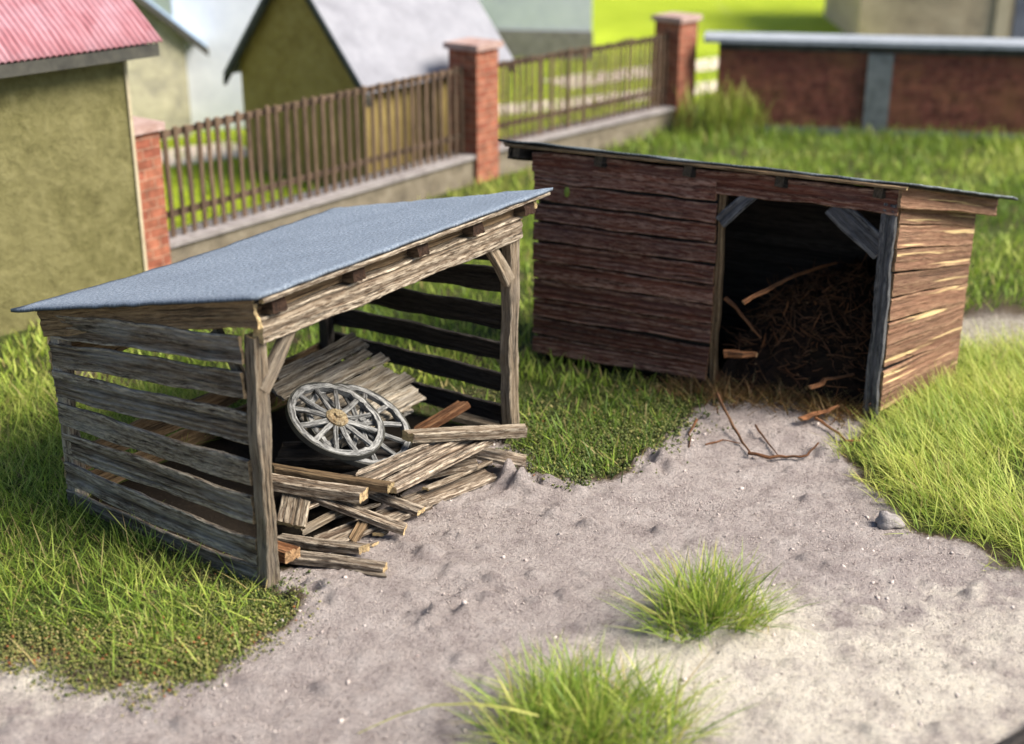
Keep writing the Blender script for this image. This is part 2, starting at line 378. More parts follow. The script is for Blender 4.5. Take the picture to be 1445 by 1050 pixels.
LUMPS = [(640, 865, .30, .06), (690, 835, .32, .07), (615, 880, .2, .05), (665, 872, .15, .05), (785, 728, .14, .05), (800, 843, .14, .045), (645, 760, .16, .05), (650, 790, .12, .04),
         (735, 690, .28, .10), (720, 678, .2, .08), (930, 655, .3, .09), (900, 675, .25, .05), (870, 700, .15, .04), (1180, 800, .2, .03), (470, 835, .35, .06), (430, 850, .3, .05), (1170, 640, .25, .05), (1110, 620, .3, .05), (760, 850, .12, .03), (840, 745, .12, .035), (1000, 905, .5, .05), (820, 1050, .7, .05)]
LW = [(G(u, v).x, G(u, v).y, r, h) for u, v, r, h in LUMPS]
def hz(P):
    z = .022 * vnoise(P, .9) + .012 * vnoise(P, 2.6, 1)
    for x, y, r, h in LW:
        d2 = ((P[:, 0] - x) ** 2 + (P[:, 1] - y) ** 2) / r ** 2
        z = z + 1.7 * h * np.exp(-d2 * 1.6) * (.7 + .55 * vnoise(P, 11, 2))
    return z * np.exp(-np.clip(np.hypot(P[:, 0] - 1, P[:, 1] - 14) - 14, 0, None))

# ground: one sheet to the horizon, fine where the camera is close
xs = np.concatenate([[-500, -200, -90, -45, -25, -15], np.arange(-10, -7, .25), np.arange(-7, 8, .036), np.arange(8, 14, .25), [18, 25, 45, 90, 200, 500]])
ys = np.concatenate([[-300, -80, -20, 0, 4, 6, 7.5], np.arange(8.4, 18, .036), np.arange(18, 19, .06), np.arange(19, 50, .35), [55, 65, 80, 110, 160, 260, 500, 900]])
X, Y = np.meshgrid(xs, ys); P = np.stack([X.ravel(), Y.ravel()], 1)
near = (np.abs(P[:, 0] - .5) < 9) & (P[:, 1] > 7) & (P[:, 1] < 26)
sdv = np.full(len(P), -5.0); sdv[near] = sdist(P[near], SANDW)
sdv[(P[:, 1] <= 7)] = 3
hi = (P[:, 1] < 18.5) & (np.abs(P[:, 0]) < 8) & (sdv > -.3)
Z = hz(P) + hi * (.006 * vnoise(P, 5, 1) + .009 * vnoise(P, 11, 2) * vnoise(P, 3, 0) + .003 * np.abs(vnoise(P, 17, 1)) + rng.normal(0, .0085, len(P)) + .016 * np.clip(vnoise(P, 14, 0) * vnoise(P, 2.2, 1) - .3, 0, 1.2))
# clods thrown up along the trodden edges
Z += np.where(sdv > .0, np.clip(vnoise(P, 6.5, 2) - .75, 0, 1) * .07, 0) * (P[:, 1] < 19)
sand = np.clip((sdv + .18 * vnoise(P, 3.1, 2) + .12) / .22, 0, 1)
fd = (P[:, 0] + 5.35) * .80 - (P[:, 1] - 20.98) * .60          # beyond the fence line?
lawn = np.clip((-fd - .5) / 1.0, 0, 1) * (P[:, 1] > 22)
tan = np.zeros(len(P))  # pale sand tone; right-hand patches also paint in the light's falloff
for u, v, r, a in ((960, 935, .8, 1), (1080, 900, .9, .9), (1300, 960, 1.3, .8), (1150, 1000, 1.2, .8), (60, 960, .8, .6), (1010, 985, .6, .9), (1420, 900, 1.2, .6), (1390, 480, 1.0, .2)):
    q = G(u, v); tan = np.maximum(tan, a * np.exp(-((P[:, 0] - q.x) ** 2 + (P[:, 1] - q.y) ** 2) / r ** 2))
q = G(1415, 465)                           # worn sandy track behind the closed shed
trk = np.exp(-(((P[:, 1] - q.y - .1 * (P[:, 0] - q.x)) / .7) ** 2)) * (P[:, 0] > q.x - 1.0)
sand = np.maximum(sand, np.clip(trk * .75 + .25 * vnoise(P, 2, 1), 0, .62)); tan = np.maximum(tan, trk)
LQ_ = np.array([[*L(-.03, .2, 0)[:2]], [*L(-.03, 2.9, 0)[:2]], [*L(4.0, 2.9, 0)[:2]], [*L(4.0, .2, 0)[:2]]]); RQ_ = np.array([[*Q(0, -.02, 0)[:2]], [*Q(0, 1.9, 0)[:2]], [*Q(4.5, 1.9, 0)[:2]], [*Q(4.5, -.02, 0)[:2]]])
shed_shade = inside(P, LQ_) | inside(P, RQ_); tan[shed_shade] = -1; sand[shed_shade] = 0  # floors inside both sheds coloured dark to stand in for interior shade
nx, ny = len(xs), len(ys)
idx = np.arange(nx * ny).reshape(ny, nx)
quads = np.stack([idx[:-1, :-1], idx[:-1, 1:], idx[1:, 1:], idx[1:, :-1]], -1).reshape(-1, 4)
def groundmat():
    m, t, n, l, b = newmat('sandy_ground'); a = sep(t, attr(t, 'a')); tc = N(t, 'ShaderNodeTexCoord').outputs['Object']
    f = noise(t, tc, 24, 6, .8); f2 = noise(t, tc, 3.2, 5, .65); f3 = noise(t, tc, .7, 3, .6); f4 = noise(t, tc, 60, 3, .7)
    s = ramp(t, f2, [(.32, (.37, .31, .295)), (.5, (.49, .42, .395)), (.7, (.60, .53, .50))])
    s = mix(t, ramp(t, mth(t, 'ADD', mth(t, 'MULTIPLY', a[2], 1.1), mth(t, 'MULTIPLY', mth(t, 'SUBTRACT', f2, .5), 1.6)), [(.3, (0, 0, 0)), (.9, (1, 1, 1))]), s, (.86, .78, .66))
    s = mix(t, 1.0, s, ramp(t, f, [(.33, (.50, .47, .47)), (.47, (.95, .95, .95)), (.66, (1.2, 1.19, 1.17))]), 'MULTIPLY')
    gcol = ramp(t, f2, [(.3, (.035, .045, .012)), (.55, (.075, .10, .022)), (.75, (.11, .13, .035))])
    gcol = mix(t, mth(t, 'MULTIPLY', a[2], -1.0, True), gcol, (.022, .016, .011))  # near-black colour paints the shade onto the shed floors
    lw = ramp(t, f3, [(.35, (.37, .47, .02)), (.65, (.47, .57, .035))])
    ed = mth(t, 'ADD', a[0], mth(t, 'MULTIPLY', mth(t, 'SUBTRACT', f, .5), .9))
    gcol = mix(t, ramp(t, ed, [(.05, (0, 0, 0)), (.3, (1, 1, 1))]), gcol, mix(t, f2, (.05, .035, .02), (.19, .14, .09)))
    gcol = mix(t, a[1], gcol, lw)
    c = mix(t, ramp(t, ed, [(.42, (0, 0, 0)), (.9, (1, 1, 1))]), gcol, s)
    l.new(c, b.inputs['Base Color']); b.inputs['Roughness'].default_value = .95; b.inputs['Specular IOR Level'].default_value = .15
    h = mth(t, 'ADD', f, mth(t, 'MULTIPLY', f4, .45)); bump(t, h, 1.0, .10, b); return m
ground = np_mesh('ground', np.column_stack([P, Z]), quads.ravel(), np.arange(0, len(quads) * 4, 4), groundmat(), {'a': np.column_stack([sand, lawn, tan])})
ground.data.polygons.foreach_set('use_smooth', [True] * len(ground.data.polygons)); tag(ground, kind='structure')

def sheet(name, pts, mat, z=.03):
    mb = MB(); mb.add([(p[0], p[1], z) for p in pts], [tuple(range(len(pts)))]); return tag(mb.build(name, mat), kind='structure')
for k, (a, b, wd) in enumerate((((700, 157), (935, 131), 1.3), ((800, 116), (960, 96), 1.6), ((250, 222), (345, 208), 1.6))):
    A = G(*a); B = G(*b); d = (B - A).normalized(); nrm = Vector((-d.y, d.x, 0)) * wd / 2; A = A - d * .5; B = B + d * 3 * (k < 2)
    top = []; bot = []
    for i in range(13):
        q = A.lerp(B, i / 12); j = random.uniform(.8, 1.15); top.append(q + nrm * j); bot.append(q - nrm * random.uniform(.8, 1.15))
    sheet('path', bot + top[::-1], M['path'], .012)

# ------------------------------------------------------------------ left: open slatted shed
S = empty('open_shed', L(0, 0, 0), 'open fronted slatted timber shed with blue grey felt roof over old boards', 'shed')
def one(name, mat, parent, *args, **kw):
    mb = MB(); plank(mb, *args, **kw); return mb.build(name, mat, parent)
def Lp(u, v, t):                            # point of the open shed's plane t = const (parallel to its front) at a pixel
    r = Vector(ray(u, v)); o = Vector((0, 0, CH)); n = LT; k = ((LN + LT * t) - o).dot(n) / r.dot(n); return o + r * k
one('post', M['post'], S, L(.0, .02, -.1), L(.05, .04, 2.5), .15, .15, up=LT, rough=.012, seg=.09)
one('post', M['post'], S, L(4.02, .02, -.1), L(4.04, .02, 2.5), .17, .15, up=LT, rough=.014, seg=.09)
one('post', M['slat'], S, L(.02, 2.86, -.1), L(.04, 2.86, 2.08), .15, .15, up=LT)
one('post', M['dark'], S, L(4.0, 2.86, -.1), L(4.0, 2.86, 2.08), .15, .15, up=LT)
one('front_beam', M['beam'], S, L(.03, -.03, 2.565), L(4.1, -.03, 2.575), .25, .14, up=LT, rough=.008, groove=.022, seg=.07, bend=.015, tint=.62)
one('wall_plate', M['tan'], S, L(-.02, .04, 2.735), L(4.2, .04, 2.735), .10, .10, up=LT, rough=.008)
one('rear_beam', M['tan'], S, L(-.02, 2.86, 2.10), L(4.1, 2.86, 2.10), .14, .12, up=LT)
def rz(t): return 2.905 - .222 * (t + .17)           # underside of the roof boarding
for s in (.2, 1.28, 2.26, 3.2, 4.16):
    one('rafter', M['rafter'], S, L(s, -.145, rz(-.12) - .095), L(s, 3.05, rz(3.05) - .15), .17, .17, rough=.008, tint=.5)
one('barge_board', M['tan'], S, L(-.05, -.12, rz(-.12) - .13), L(-.05, 3.02, rz(3.02) - .165), .27, .05, up=LS, rough=.010, seg=.08, tint=.75)
one('barge_board', M['tan'], S, L(4.32, -.12, rz(-.12) - .09), L(4.32, 3.02, rz(3.02) - .08), .14, .05, up=LS, rough=.006)
one('roof_batten', M['beam'], S, L(-.04, -.17, rz(-.16) - .015), L(4.5, -.17, rz(-.16) - .015), .06, .045, rough=.008, tint=.5)
mb = MB(); poly_slab(mb, [L(-.12, -.2, rz(-.2) + .04), L(4.56, -.2, rz(-.2) + .03), L(4.46, 3.1, rz(3.1) + .03), L(-.22, 3.28, rz(3.28) + .02)], .034, 26, .045, .0035)
roof = mb.build('roof', M['felt'], S, True)
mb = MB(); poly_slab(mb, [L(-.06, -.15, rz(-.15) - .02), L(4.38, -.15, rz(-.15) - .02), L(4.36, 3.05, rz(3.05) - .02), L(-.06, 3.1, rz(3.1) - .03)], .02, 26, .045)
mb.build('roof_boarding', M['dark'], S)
one('brace', M['post'], S, L(.06, .0, 1.98), L(.46, .0, 2.47), .13, .10, up=LT, rough=.008)
one('brace', M['post'], S, L(3.97, .0, 1.98), L(3.58, .0, 2.47), .14, .10, up=LT, rough=.008)
one('brace', M['post'], S, L(.05, .12, 1.95), L(.05, .55, 2.45), .10, .08, up=LS, rough=.008)
def slatwall(name, mat, s, zf, zr, wd, par=S, th=.045, t0=.02, t1=2.92):
    mb = MB()
    for a, b in zip(zf, zr):
        plank(mb, L(s + random.gauss(0, .01), t0 - .03, a), L(s + random.gauss(0, .01), t1, b), wd * random.uniform(.88, 1.12), th, up=LS, rough=.008, groove=.016, bend=.025, seg=.07)
    return mb.build(name, mat, par)
slatwall('side_slats', M['slat'], -.045, [2.37, 2.02, 1.60, 1.19, .78, .37, .07], [2.02, 1.72, 1.40, 1.05, .72, .38, .06], .275, t0=.14)
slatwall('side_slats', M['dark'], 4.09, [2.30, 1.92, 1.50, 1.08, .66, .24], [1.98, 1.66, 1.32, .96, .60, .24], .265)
mb = MB()
for z in (.12, .46, 1.62, 1.93): plank(mb, L(-.05, 2.95, z), L(4.05, 2.95, z), .28, .04, up=LT, rough=.015)
mb.build('rear_slats', M['tan'], S)

# panel of boards leaning inside
A_, B_, C_ = L(3.72, 2.16, .98), L(3.38, .78, .56), L(2.30, 2.26, .86)
xl = (A_ - C_); yl = (B_ - A_); nl = xl.cross(yl).normalized(); nl = nl if nl.z > 0 else -nl
T = empty('board_panel', (C_ + B_) / 2, 'grey panel of ragged boards leaning in the open shed behind the cart wheels', 'panel')
mb = MB(); nb = 9
for i in range(nb):
    o = C_ + yl * ((i + .5) / nb); a = random.uniform(-.10, .06); b = random.uniform(-.06, .09)
    plank(mb, o + xl * a, o + xl * (1 + b), yl.length / nb * .88, .05, up=nl, rough=.012, groove=.02, bend=.012, seg=.07)
mb.build('boards', M['pallet'], T)
for f in (.2, .8): one('batten', M['pallet'], T, C_ + xl * f - nl * .06, C_ + xl * f + yl - nl * .06, .12, .06, up=nl)

# cart wheels
def wheel(ctr, n, rad, nsp, label, hub=True, rot=0.0):
    W = empty('cart_wheel', ctr, label, 'wheel', 'cart wheels on the board pile')
    n = n.normalized(); ex = Vector((0, 0, 1)).cross(n).normalized(); ey = n.cross(ex)
    mb = MB(); K = 64; prof = [(rad - .07, -.03), (rad - .012, -.035), (rad, -.02), (rad, .02), (rad - .012, .035), (rad - .07, .03)]
    V = []; Gc = []; At = []
    for i in range(K):
        an = 6.2832 * i / K; d = ex * math.cos(an) + ey * math.sin(an); j = random.gauss(0, .005)
        for k, (r, h) in enumerate(prof):
            V.append(ctr + d * (r + j) + n * (h + random.gauss(0, .004))); Gc.append((an * rad, r + rot, h)); At.append((1 if h > 0 else .2, 0, .5))
    k = len(prof); Vt = []; 
    for i in range(K):
        an = 6.2832 * i / K; d = ex * math.cos(an) + ey * math.sin(an)
        for r_, h_ in ((rad - .003, -.034), (rad + .014, -.034), (rad + .014, .03), (rad - .003, .03)): Vt.append(ctr + d * r_ + n * h_)
    mt = MB(); mt.add(Vt, [(i * 4 + j, i * 4 + (j + 1) % 4, ((i + 1) % K) * 4 + (j + 1) % 4, ((i + 1) % K) * 4 + j) for i in range(K) for j in range(4)]); mt.build('tyre', M['fascia'], W)
    F = [(i * k + j, i * k + (j + 1) % k, ((i + 1) % K) * k + (j + 1) % k, ((i + 1) % K) * k + j) for i in range(K) for j in range(k)]
    mb.add(V, F, Gc, At); mb.build('rim', M['wheel'], W)
    for i in range(nsp):
        an = 6.2832 * i / nsp + rot; d = ex * math.cos(an) + ey * math.sin(an)
        one('spoke', M['wheel'], W, ctr + d * .07 + n * .015, ctr + d * (rad - .06), .055, .045, up=n, rough=.004, groove=.008, tint=random.uniform(.2, .7))
    hs = .82 if hub else .6
    if 1:
        mb = MB(); pr = [(.0, .10), (.05, .10), (.055, .075), (.12, .075), (.15, .05), (.15, -.06), (0, -.06)]; K = 22
        V = []; Gc = []; At = []
        for r, h in pr:
            for i in range(K):
                an = 6.2832 * i / K; V.append(ctr + (ex * math.cos(an) + ey * math.sin(an)) * r * hs * random.uniform(.95, 1.05) + n * h); Gc.append((h * 3, r * math.cos(an) * 1.0, r * math.sin(an))); At.append((.6, 0, .6))
        F = [(a * K + i, a * K + (i + 1) % K, (a + 1) * K + (i + 1) % K, (a + 1) * K + i) for a in range(len(pr) - 1) for i in range(K)]
        mb.add(V, F, Gc, At); mb.build('hub', M['hub'] if hub else M['wheel'], W)
    return W
wn = Vector((.42, -.26, .865)).normalized()
wheel(G(474, 593, .80), wn, .535, 12, 'smaller cart wheel with rusty hub lying on top of the other wheel', rot=.2)
wheel(G(506, 600, .66), wn, .60, 12, 'larger silver grey cart wheel lying underneath the hubbed wheel', False, rot=.05)

# loose boards: (A pixel, zA, B pixel, zB, width, thickness, material, label)
BG = 'loose boards in the open shed'
def loose(name, a, za, b, zb, wd, th, mat, label, cat='board', cut=.02, tint=None, groove=.026):
    A = G(*a, za); B = G(*b, zb); d = (B - A).normalized()
    mb = MB(); plank(mb, A, B, wd, th, up=(0, 0, 1), rough=.0055, groove=groove, bend=.008, cut=cut + .03, tint=tint, seg=.06)
    o = mb.build(name, M[mat]); o.location = (0, 0, 0)
    return tag(o, label, cat, BG)
loose('loose_board', (575, 616), .60, (742, 608), .50, .14, .12, 'beam', 'pale squared timber whose tip pokes out past the right front post', 'timber', tint=.6)
loose('loose_board', (480, 694), .36, (668, 608), .50, .17, .06, 'board', 'brown grooved board right below the wheels, lying behind the widest board', tint=.6)
loose('loose_board', (545, 690), .36, (688, 618), .42, .26, .075, 'board', 'widest deeply grooved board slanting up to the right across the pile', tint=.68)
loose('loose_board', (620, 625), .22, (742, 652), .17, .26, .06, 'board', 'flat board with a pale cut end jutting out below the right post', tint=.8)
loose('loose_board', (575, 712), .05, (690, 668), .06, .30, .06, 'board', 'lowest wide board lying flat along the front edge of the pile at right', tint=.62)
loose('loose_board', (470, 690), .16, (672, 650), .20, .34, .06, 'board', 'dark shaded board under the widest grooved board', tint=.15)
loose('loose_board', (585, 612), .40, (655, 570), .66, .16, .09, 'bark', 'reddish brown timber sticking up in front of the right slats', 'timber', tint=.15)
loose('loose_board', (385, 662), .46, (552, 688), .40, .11, .10, 'tan', 'dark squared timber just below the wheels pointing right', 'timber', tint=.15)
loose('loose_board', (380, 680), .44, (514, 699), .36, .16, .13, 'board', 'thick brown timber with a bright cream cut end by the near post', 'timber', tint=.35)
loose('loose_board', (440, 700), .30, (572, 747), .10, .14, .08, 'board', 'board slanting down onto the sand with a cream end', tint=.5)
loose('loose_board', (520, 694), .20, (594, 722), .10, .13, .07, 'board', 'short board end pointing right between the slanting board and the lowest board', tint=.4)
loose('loose_board', (418, 703), .30, (412, 742), .16, .30, .07, 'beam', 'short broad split board leaning beside the near post', tint=.3, cut=.05)
loose('loose_board', (425, 750), .12, (512, 706), .16, .10, .07, 'post', 'narrow greenish board beneath the slanting board', tint=.3)
loose('loose_board', (450, 768), .05, (600, 708), .06, .30, .05, 'board', 'broad dark board flat on the ground under the slanting board', tint=.45)
loose('loose_board', (518, 732), .12, (497, 765), .05, .11, .07, 'tan', 'stubby brown block crossing under the slanting board', tint=.5)
loose('loose_board', (395, 760), .10, (514, 775), .10, .11, .09, 'board', 'upper of the two timbers lying on the sand near the near post', 'timber', tint=.2)
loose('loose_board', (392, 783), .06, (543, 803), .05, .15, .09, 'board', 'lower and longer timber lying on the sand near the near post', 'timber', tint=.22)
loose('loose_board', (385, 775), .16, (413, 784), .15, .16, .14, 'bark', 'chunky orange brown block tucked behind the near post', 'block', tint=.5)
loose('loose_board', (533, 754), .03, (546, 748), .03, .07, .05, 'beam', 'tiny pale wood chip on the sand under the slanting board tip', 'wood chip', tint=.7)
loose('loose_board', (645, 588), .25, (705, 602), .2, .15, .09, 'post', 'grey rubble board at the foot of the right slats behind the pale timber', tint=.3)
loose('loose_board', (400, 705), .1, (600, 660), .25, .45, .08, 'dark', 'filler board blackened for the shade deep under the pile beneath the wheels', tint=.3)  # filler in near-black wood, painting the shade under the pile
loose('loose_board', (395, 640), .25, (560, 640), .35, .5, .08, 'dark', 'filler board darkened for the shadow directly under the wheels', tint=.3)  # second filler, its dark colour standing in for shadow

for a, b, za, zb, wd, mt, lb in (((436, 716), (505, 690), .24, .30, .05, 'board', 'thin splinter between the cream ended timber and the slanting board'),
    ((455, 735), (530, 712), .10, .16, .06, 'beam', 'pale thin lath showing between the flat boards below the slanting board'),
    ((560, 640), (640, 655), .34, .26, .07, 'dark', 'thin dark lath crossing behind the widest grooved board'),
    ((600, 690), (690, 652), .14, .17, .07, 'beam', 'whitish split lath along the upper edge of the lowest wide board'),
    ((505, 668), (600, 628), .48, .50, .06, 'board', 'thin brown lath just beneath the right rim of the lower wheel'),
    ((470, 780), (530, 768), .03, .03, .05, 'board', 'thin lath lying on the sand between the two bottom timbers'),
    ((490, 802), (544, 811), .03, .03, .07, 'post', 'short thin lath in front of the longest bottom timber'),
    ((405, 728), (455, 700), .2, .26, .06, 'beam', 'pale splinter lying across the short split board')):
    loose('splinter', a, za, b, zb, wd, .035, mt, lb, 'splinter', tint=random.uniform(.3, .8), groove=.01)

# ------------------------------------------------------------------ right: red brown closed shed
K = empty('closed_shed', Q(0, 0, 0), 'red brown boarded shed with a dark open doorway full of brushwood', 'shed')
RF = RS.cross(Vector((0, 0, 1)))
DW0, DW1, FW = 2.44, 4.46, 4.56
def qz(t): return 2.905 - .245 * (t + .1)
mb = MB(); nbd = 10
for i in range(nbd):
    z = .08 + 2.62 * (i + .5) / nbd
    o = random.uniform(-.006, .006)
    plank(mb, Q(-.02 + o, -.03 + random.gauss(0, .008), z), Q(DW0 + random.gauss(0, .012), -.03 + random.gauss(0, .008), z + random.gauss(0, .01)), 2.62 / nbd * random.uniform(.85, .93), .06, up=RF * .985 + Vector((0, 0, .12)), rough=.0065, groove=.014, bend=.012, seg=.1, tint=random.choice((.2, .4, .6, .8)))
mb.build('front_boarding', M['red'], K)
mb = MB()
for i in range(9):
    f = (i + .5) / 9
    plank(mb, Q(FW + .02, .02, .04 + 2.68 * f + random.gauss(0, .01)), Q(FW + .02, 1.92, .04 + 2.24 * f + random.gauss(0, .01)), 2.55 / 9 * .93, .05, up=RS, rough=.006, groove=.010, bend=.006, tint=random.choice((.3, .5, .65, .8)))
mb.build('side_boarding', M['side'], K)
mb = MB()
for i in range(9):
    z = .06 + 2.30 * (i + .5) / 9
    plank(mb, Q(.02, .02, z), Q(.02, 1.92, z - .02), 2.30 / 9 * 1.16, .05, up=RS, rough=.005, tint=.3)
    plank(mb, Q(FW - .05, .08, z), Q(FW - .05, 1.86, z - .02), 2.30 / 9 * 1.16, .04, up=RS, rough=.003, tint=.3)  # unseen lining added to stop light leaking through the side gaps
    plank(mb, Q(.0, .04, z * 1.1), Q(DW0 - .02, .04, z * 1.1), 2.30 / 9 * 1.3, .04, up=RF, rough=.003, tint=.3)  # dark backing added so gaps between the front boards stay black
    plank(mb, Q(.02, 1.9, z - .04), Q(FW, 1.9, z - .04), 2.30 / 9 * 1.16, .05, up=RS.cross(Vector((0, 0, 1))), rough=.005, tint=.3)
mb.build('rear_boarding_with_lining', M['dark'], K)  # near-black wood also puts the interior's shade into the colour
one('door_post', M['greypost'], K, Q(4.50, .0, -.1), Q(4.50, .0, 2.68), .17, .15, up=RS.cross(Vector((0, 0, 1))), rough=.010, seg=.08)
one('door_post', M['tan'], K, Q(2.47, .04, -.1), Q(2.47, .04, 2.56), .08, .12, up=RS.cross(Vector((0, 0, 1))), rough=.008, tint=.5)
one('lintel', M['red'], K, Q(-.03, -.045, 2.70), Q(4.60, -.045, 2.68), .27, .075, up=RS.cross(Vector((0, 0, 1))), rough=.010, groove=.012, seg=.09, tint=.55)
one('brace', M['greypost'], K, Q(2.48, -.01, 2.20), Q(2.88, -.01, 2.60), .16, .09, up=RS.cross(Vector((0, 0, 1))), rough=.007, tint=.8)
one('brace', M['greypost'], K, Q(4.44, -.02, 2.10), Q(3.84, -.02, 2.57), .27, .08, up=RS.cross(Vector((0, 0, 1))), rough=.010, tint=.4)
for s in (-.2, .95, 2.1, 3.25, 4.40):
    one('rafter', M['dark'], K, Q(s, -.14, qz(-.14) - .10), Q(s, 2.0, qz(2.0) - .10), .12, .15, rough=.006, tint=.3)
one('barge_board', M['side'], K, Q(4.63, -.10, qz(-.10) - .13), Q(4.78, 2.02, qz(2.0) - .11), .24, .05, up=RS, rough=.006, tint=.75)
one('barge_board', M['dark'], K, Q(-.33, -.10, qz(-.10) - .11), Q(-.33, 2.02, qz(2.0) - .11), .2, .05, up=RS, rough=.006)
one('roof_batten', M['tan'], K, Q(-.36, -.13, qz(-.13) - .022), Q(4.72, -.13, qz(-.13) - .022), .07, .04, rough=.006, tint=.9)
mb = MB(); poly_slab(mb, [Q(-.44, -.17, qz(-.17) + .04), Q(4.80, -.15, qz(-.15) + .03), Q(5.02, 2.04, qz(2.04) + .03), Q(-.50, 2.04, qz(2.04) + .03)], .028, 18, .02, .006)
mb.build('roof', M['felt_dark'], K, True)
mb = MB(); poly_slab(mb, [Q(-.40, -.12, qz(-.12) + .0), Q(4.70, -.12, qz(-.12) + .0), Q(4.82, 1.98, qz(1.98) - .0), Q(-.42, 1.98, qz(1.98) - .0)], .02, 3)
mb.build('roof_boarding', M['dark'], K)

# brushwood inside the doorway
def twigpts(c, az, el, Ln, curl, n=5):
    p = Vector(c); pts = [p.copy()]
    for i in range(n):
        d = Vector((math.cos(az) * math.cos(el), math.sin(az) * math.cos(el), math.sin(el)))
        p = p + d * (Ln / n); pts.append(p.copy()); az += random.gauss(0, curl); el += random.gauss(0, curl * .6)
    return pts
mb = MB()
nn = 26; V = []
for i in range(nn + 1):
    for j in range(nn + 1):
        s = 2.5 + 1.95 * j / nn; t = .10 + 1.75 * i / nn
        V.append(Q(s, t, max(0, 1.55 * (1 - math.exp(-(t - .05) * 1.5)) * (1 - .35 * abs(s - 3.4)) + random.gauss(0, .05))))
mb.add(V, [(i * (nn + 1) + j, i * (nn + 1) + j + 1, (i + 1) * (nn + 1) + j + 1, (i + 1) * (nn + 1) + j) for i in range(nn) for j in range(nn)], None, [(0, 0, -.6)] * len(V))  # mound tinted far down to paint in the doorway's interior shade
for i in range(760):
    s = random.uniform(2.55, 4.4); t = random.uniform(.0, 1.5) ** 1.0; h = 1.55 * (1 - math.exp(-max(0, t - .05) * 1.5)) * (1 - .35 * abs(s - 3.4)) + random.uniform(0, .14)
    if t < .3: h = random.uniform(.02, .12)
    Ln = random.uniform(.12, .5); r = random.choice((.004, .005, .006, .009))
    p = twigpts(Q(s, t, h), random.uniform(0, 6.28), random.gauss(.1, .45), Ln, .35)
    for q in p: q.z = max(q.z, .015)
    tube(mb, p, [r, r, r * .9, r * .8, r * .6, r * .3], 4, random.uniform(.2, 1))
mc = MB()
for i in range(110):
    s = random.uniform(2.55, 4.4); t = random.uniform(-.1, 1.1); h = 1.55 * (1 - math.exp(-max(0, t - .05) * 1.5)) * (1 - .35 * abs(s - 3.4)) + random.uniform(.02, .14)
    p = twigpts(Q(s, t, max(h, .04)), random.uniform(0, 6.28), random.gauss(.1, .5), random.uniform(.08, .38), .25, 3); r_ = random.uniform(.006, .016)
    for q in p: q.z = max(q.z, .02)
    tube(mc, p, [r_, r_, r_ * .8, r_ * .4], 5, random.uniform(.3, 1), .6)
tag(mc.build('bark_chips', M['bark']), 'reddish bark chips and splinters strewn over the brushwood', 'bark chips', kind='stuff')
tag(mb.build('brushwood', M['twig']), 'tangled brown brushwood heaped inside the dark doorway', 'brushwood', kind='stuff')
def stick(name, pts, r, mat, label, cat='stick', flat=1.0, tint=.6):
    mb = MB(); P = [G(u, v, z) for u, v, z in pts]
    # refine
    Pn = []
    for a, b in zip(P, P[1:]):
        for f in (0, .34, .67): Pn.append(a.lerp(b, f) + Vector((random.gauss(0, r * .25), random.gauss(0, r * .25), random.gauss(0, r * .2))))
    Pn.append(P[-1]); m_ = len(Pn)
    tube(mb, Pn, [r * (1 - .5 * i / (m_ - 1)) for i in range(m_)], 7, tint, flat)
    return tag(mb.build(name, M[mat]), label, cat, 'sticks in and before the doorway')
stick('stick', [(1050, 427, 1.35), (1080, 410, 1.45), (1125, 388, 1.5), (1180, 371, 1.5)], .034, 'bark', 'long rust brown stick lying highest across the brushwood')
stick('stick', [(1024, 420, 1.2), (1045, 443, 1.05), (1074, 477, .8)], .030, 'bark', 'bent stick slanting down at the left jamb of the doorway')
stick('stick', [(1022, 498, .62), (1045, 501, .62), (1068, 501, .62)], .062, 'bark', 'thick short reddish log stub at the left of the doorway', 'log', tint=.9)
stick('bark_piece', [(1130, 592, .10), (1155, 583, .13), (1184, 573, .16)], .06, 'bark', 'bright orange bark sliver on the doorway threshold', 'bark', .35, 1.0)
stick('bark_piece', [(1145, 548, .35), (1165, 537, .4), (1205, 528, .45)], .05, 'bark', 'dark orange bark strip above the bright sliver', 'bark', .4, .7)
stick('stick', [(1012, 556, .25), (1028, 590, .12), (1048, 625, .06), (1060, 640, .04)], .022, 'twig', 'olive brown stalk running from the doorway out onto the sand', tint=.9)
stick('twig', [(1056, 640, .05), (1085, 645, .04), (1110, 645, .04), (1138, 642, .05), (1155, 625, .09)], .022, 'bark', 'curved dark red twig lying across the sand before the doorway', 'twig', tint=.2)
stick('twig', [(1066, 600, .08), (1080, 620, .05), (1098, 643, .04)], .014, 'bark', 'thin straight twig meeting the curved twig on the sand', 'twig', tint=.2)
stick('twig', [(983, 592, .12), (973, 612, .06), (972, 632, .03)], .016, 'bark', 'short dark twig standing at the corner left of the doorway', 'twig', tint=.15)
stick('twig', [(1150, 590, .08), (1175, 605, .05), (1195, 622, .04), (1215, 622, .03)], .02, 'bark', 'pale orange root curling on the sand at the right doorpost', 'twig', tint=1.0)
stick('twig', [(995, 628, .04), (1020, 621, .04), (1045, 626, .04)], .012, 'bark', 'thin twig half buried in the sand left of the curved twig', 'twig', tint=.4)
mb = MB()
c = Q(.48, -.09, 2.36); V = [c + Vector((math.cos(a) * .035, -.01, math.sin(a) * .07)) for a in [6.283 * i / 10 for i in range(10)]]
mb.add(V + [c + Vector((0, -.03, 0))], [(i, (i + 1) % 10, 10) for i in range(10)], None, [(.45, .1, .5)] * 11)
lf = mb.build('leaf', M['grass']); tag(lf, 'single small green leaf stuck on the red brown boards', 'leaf')

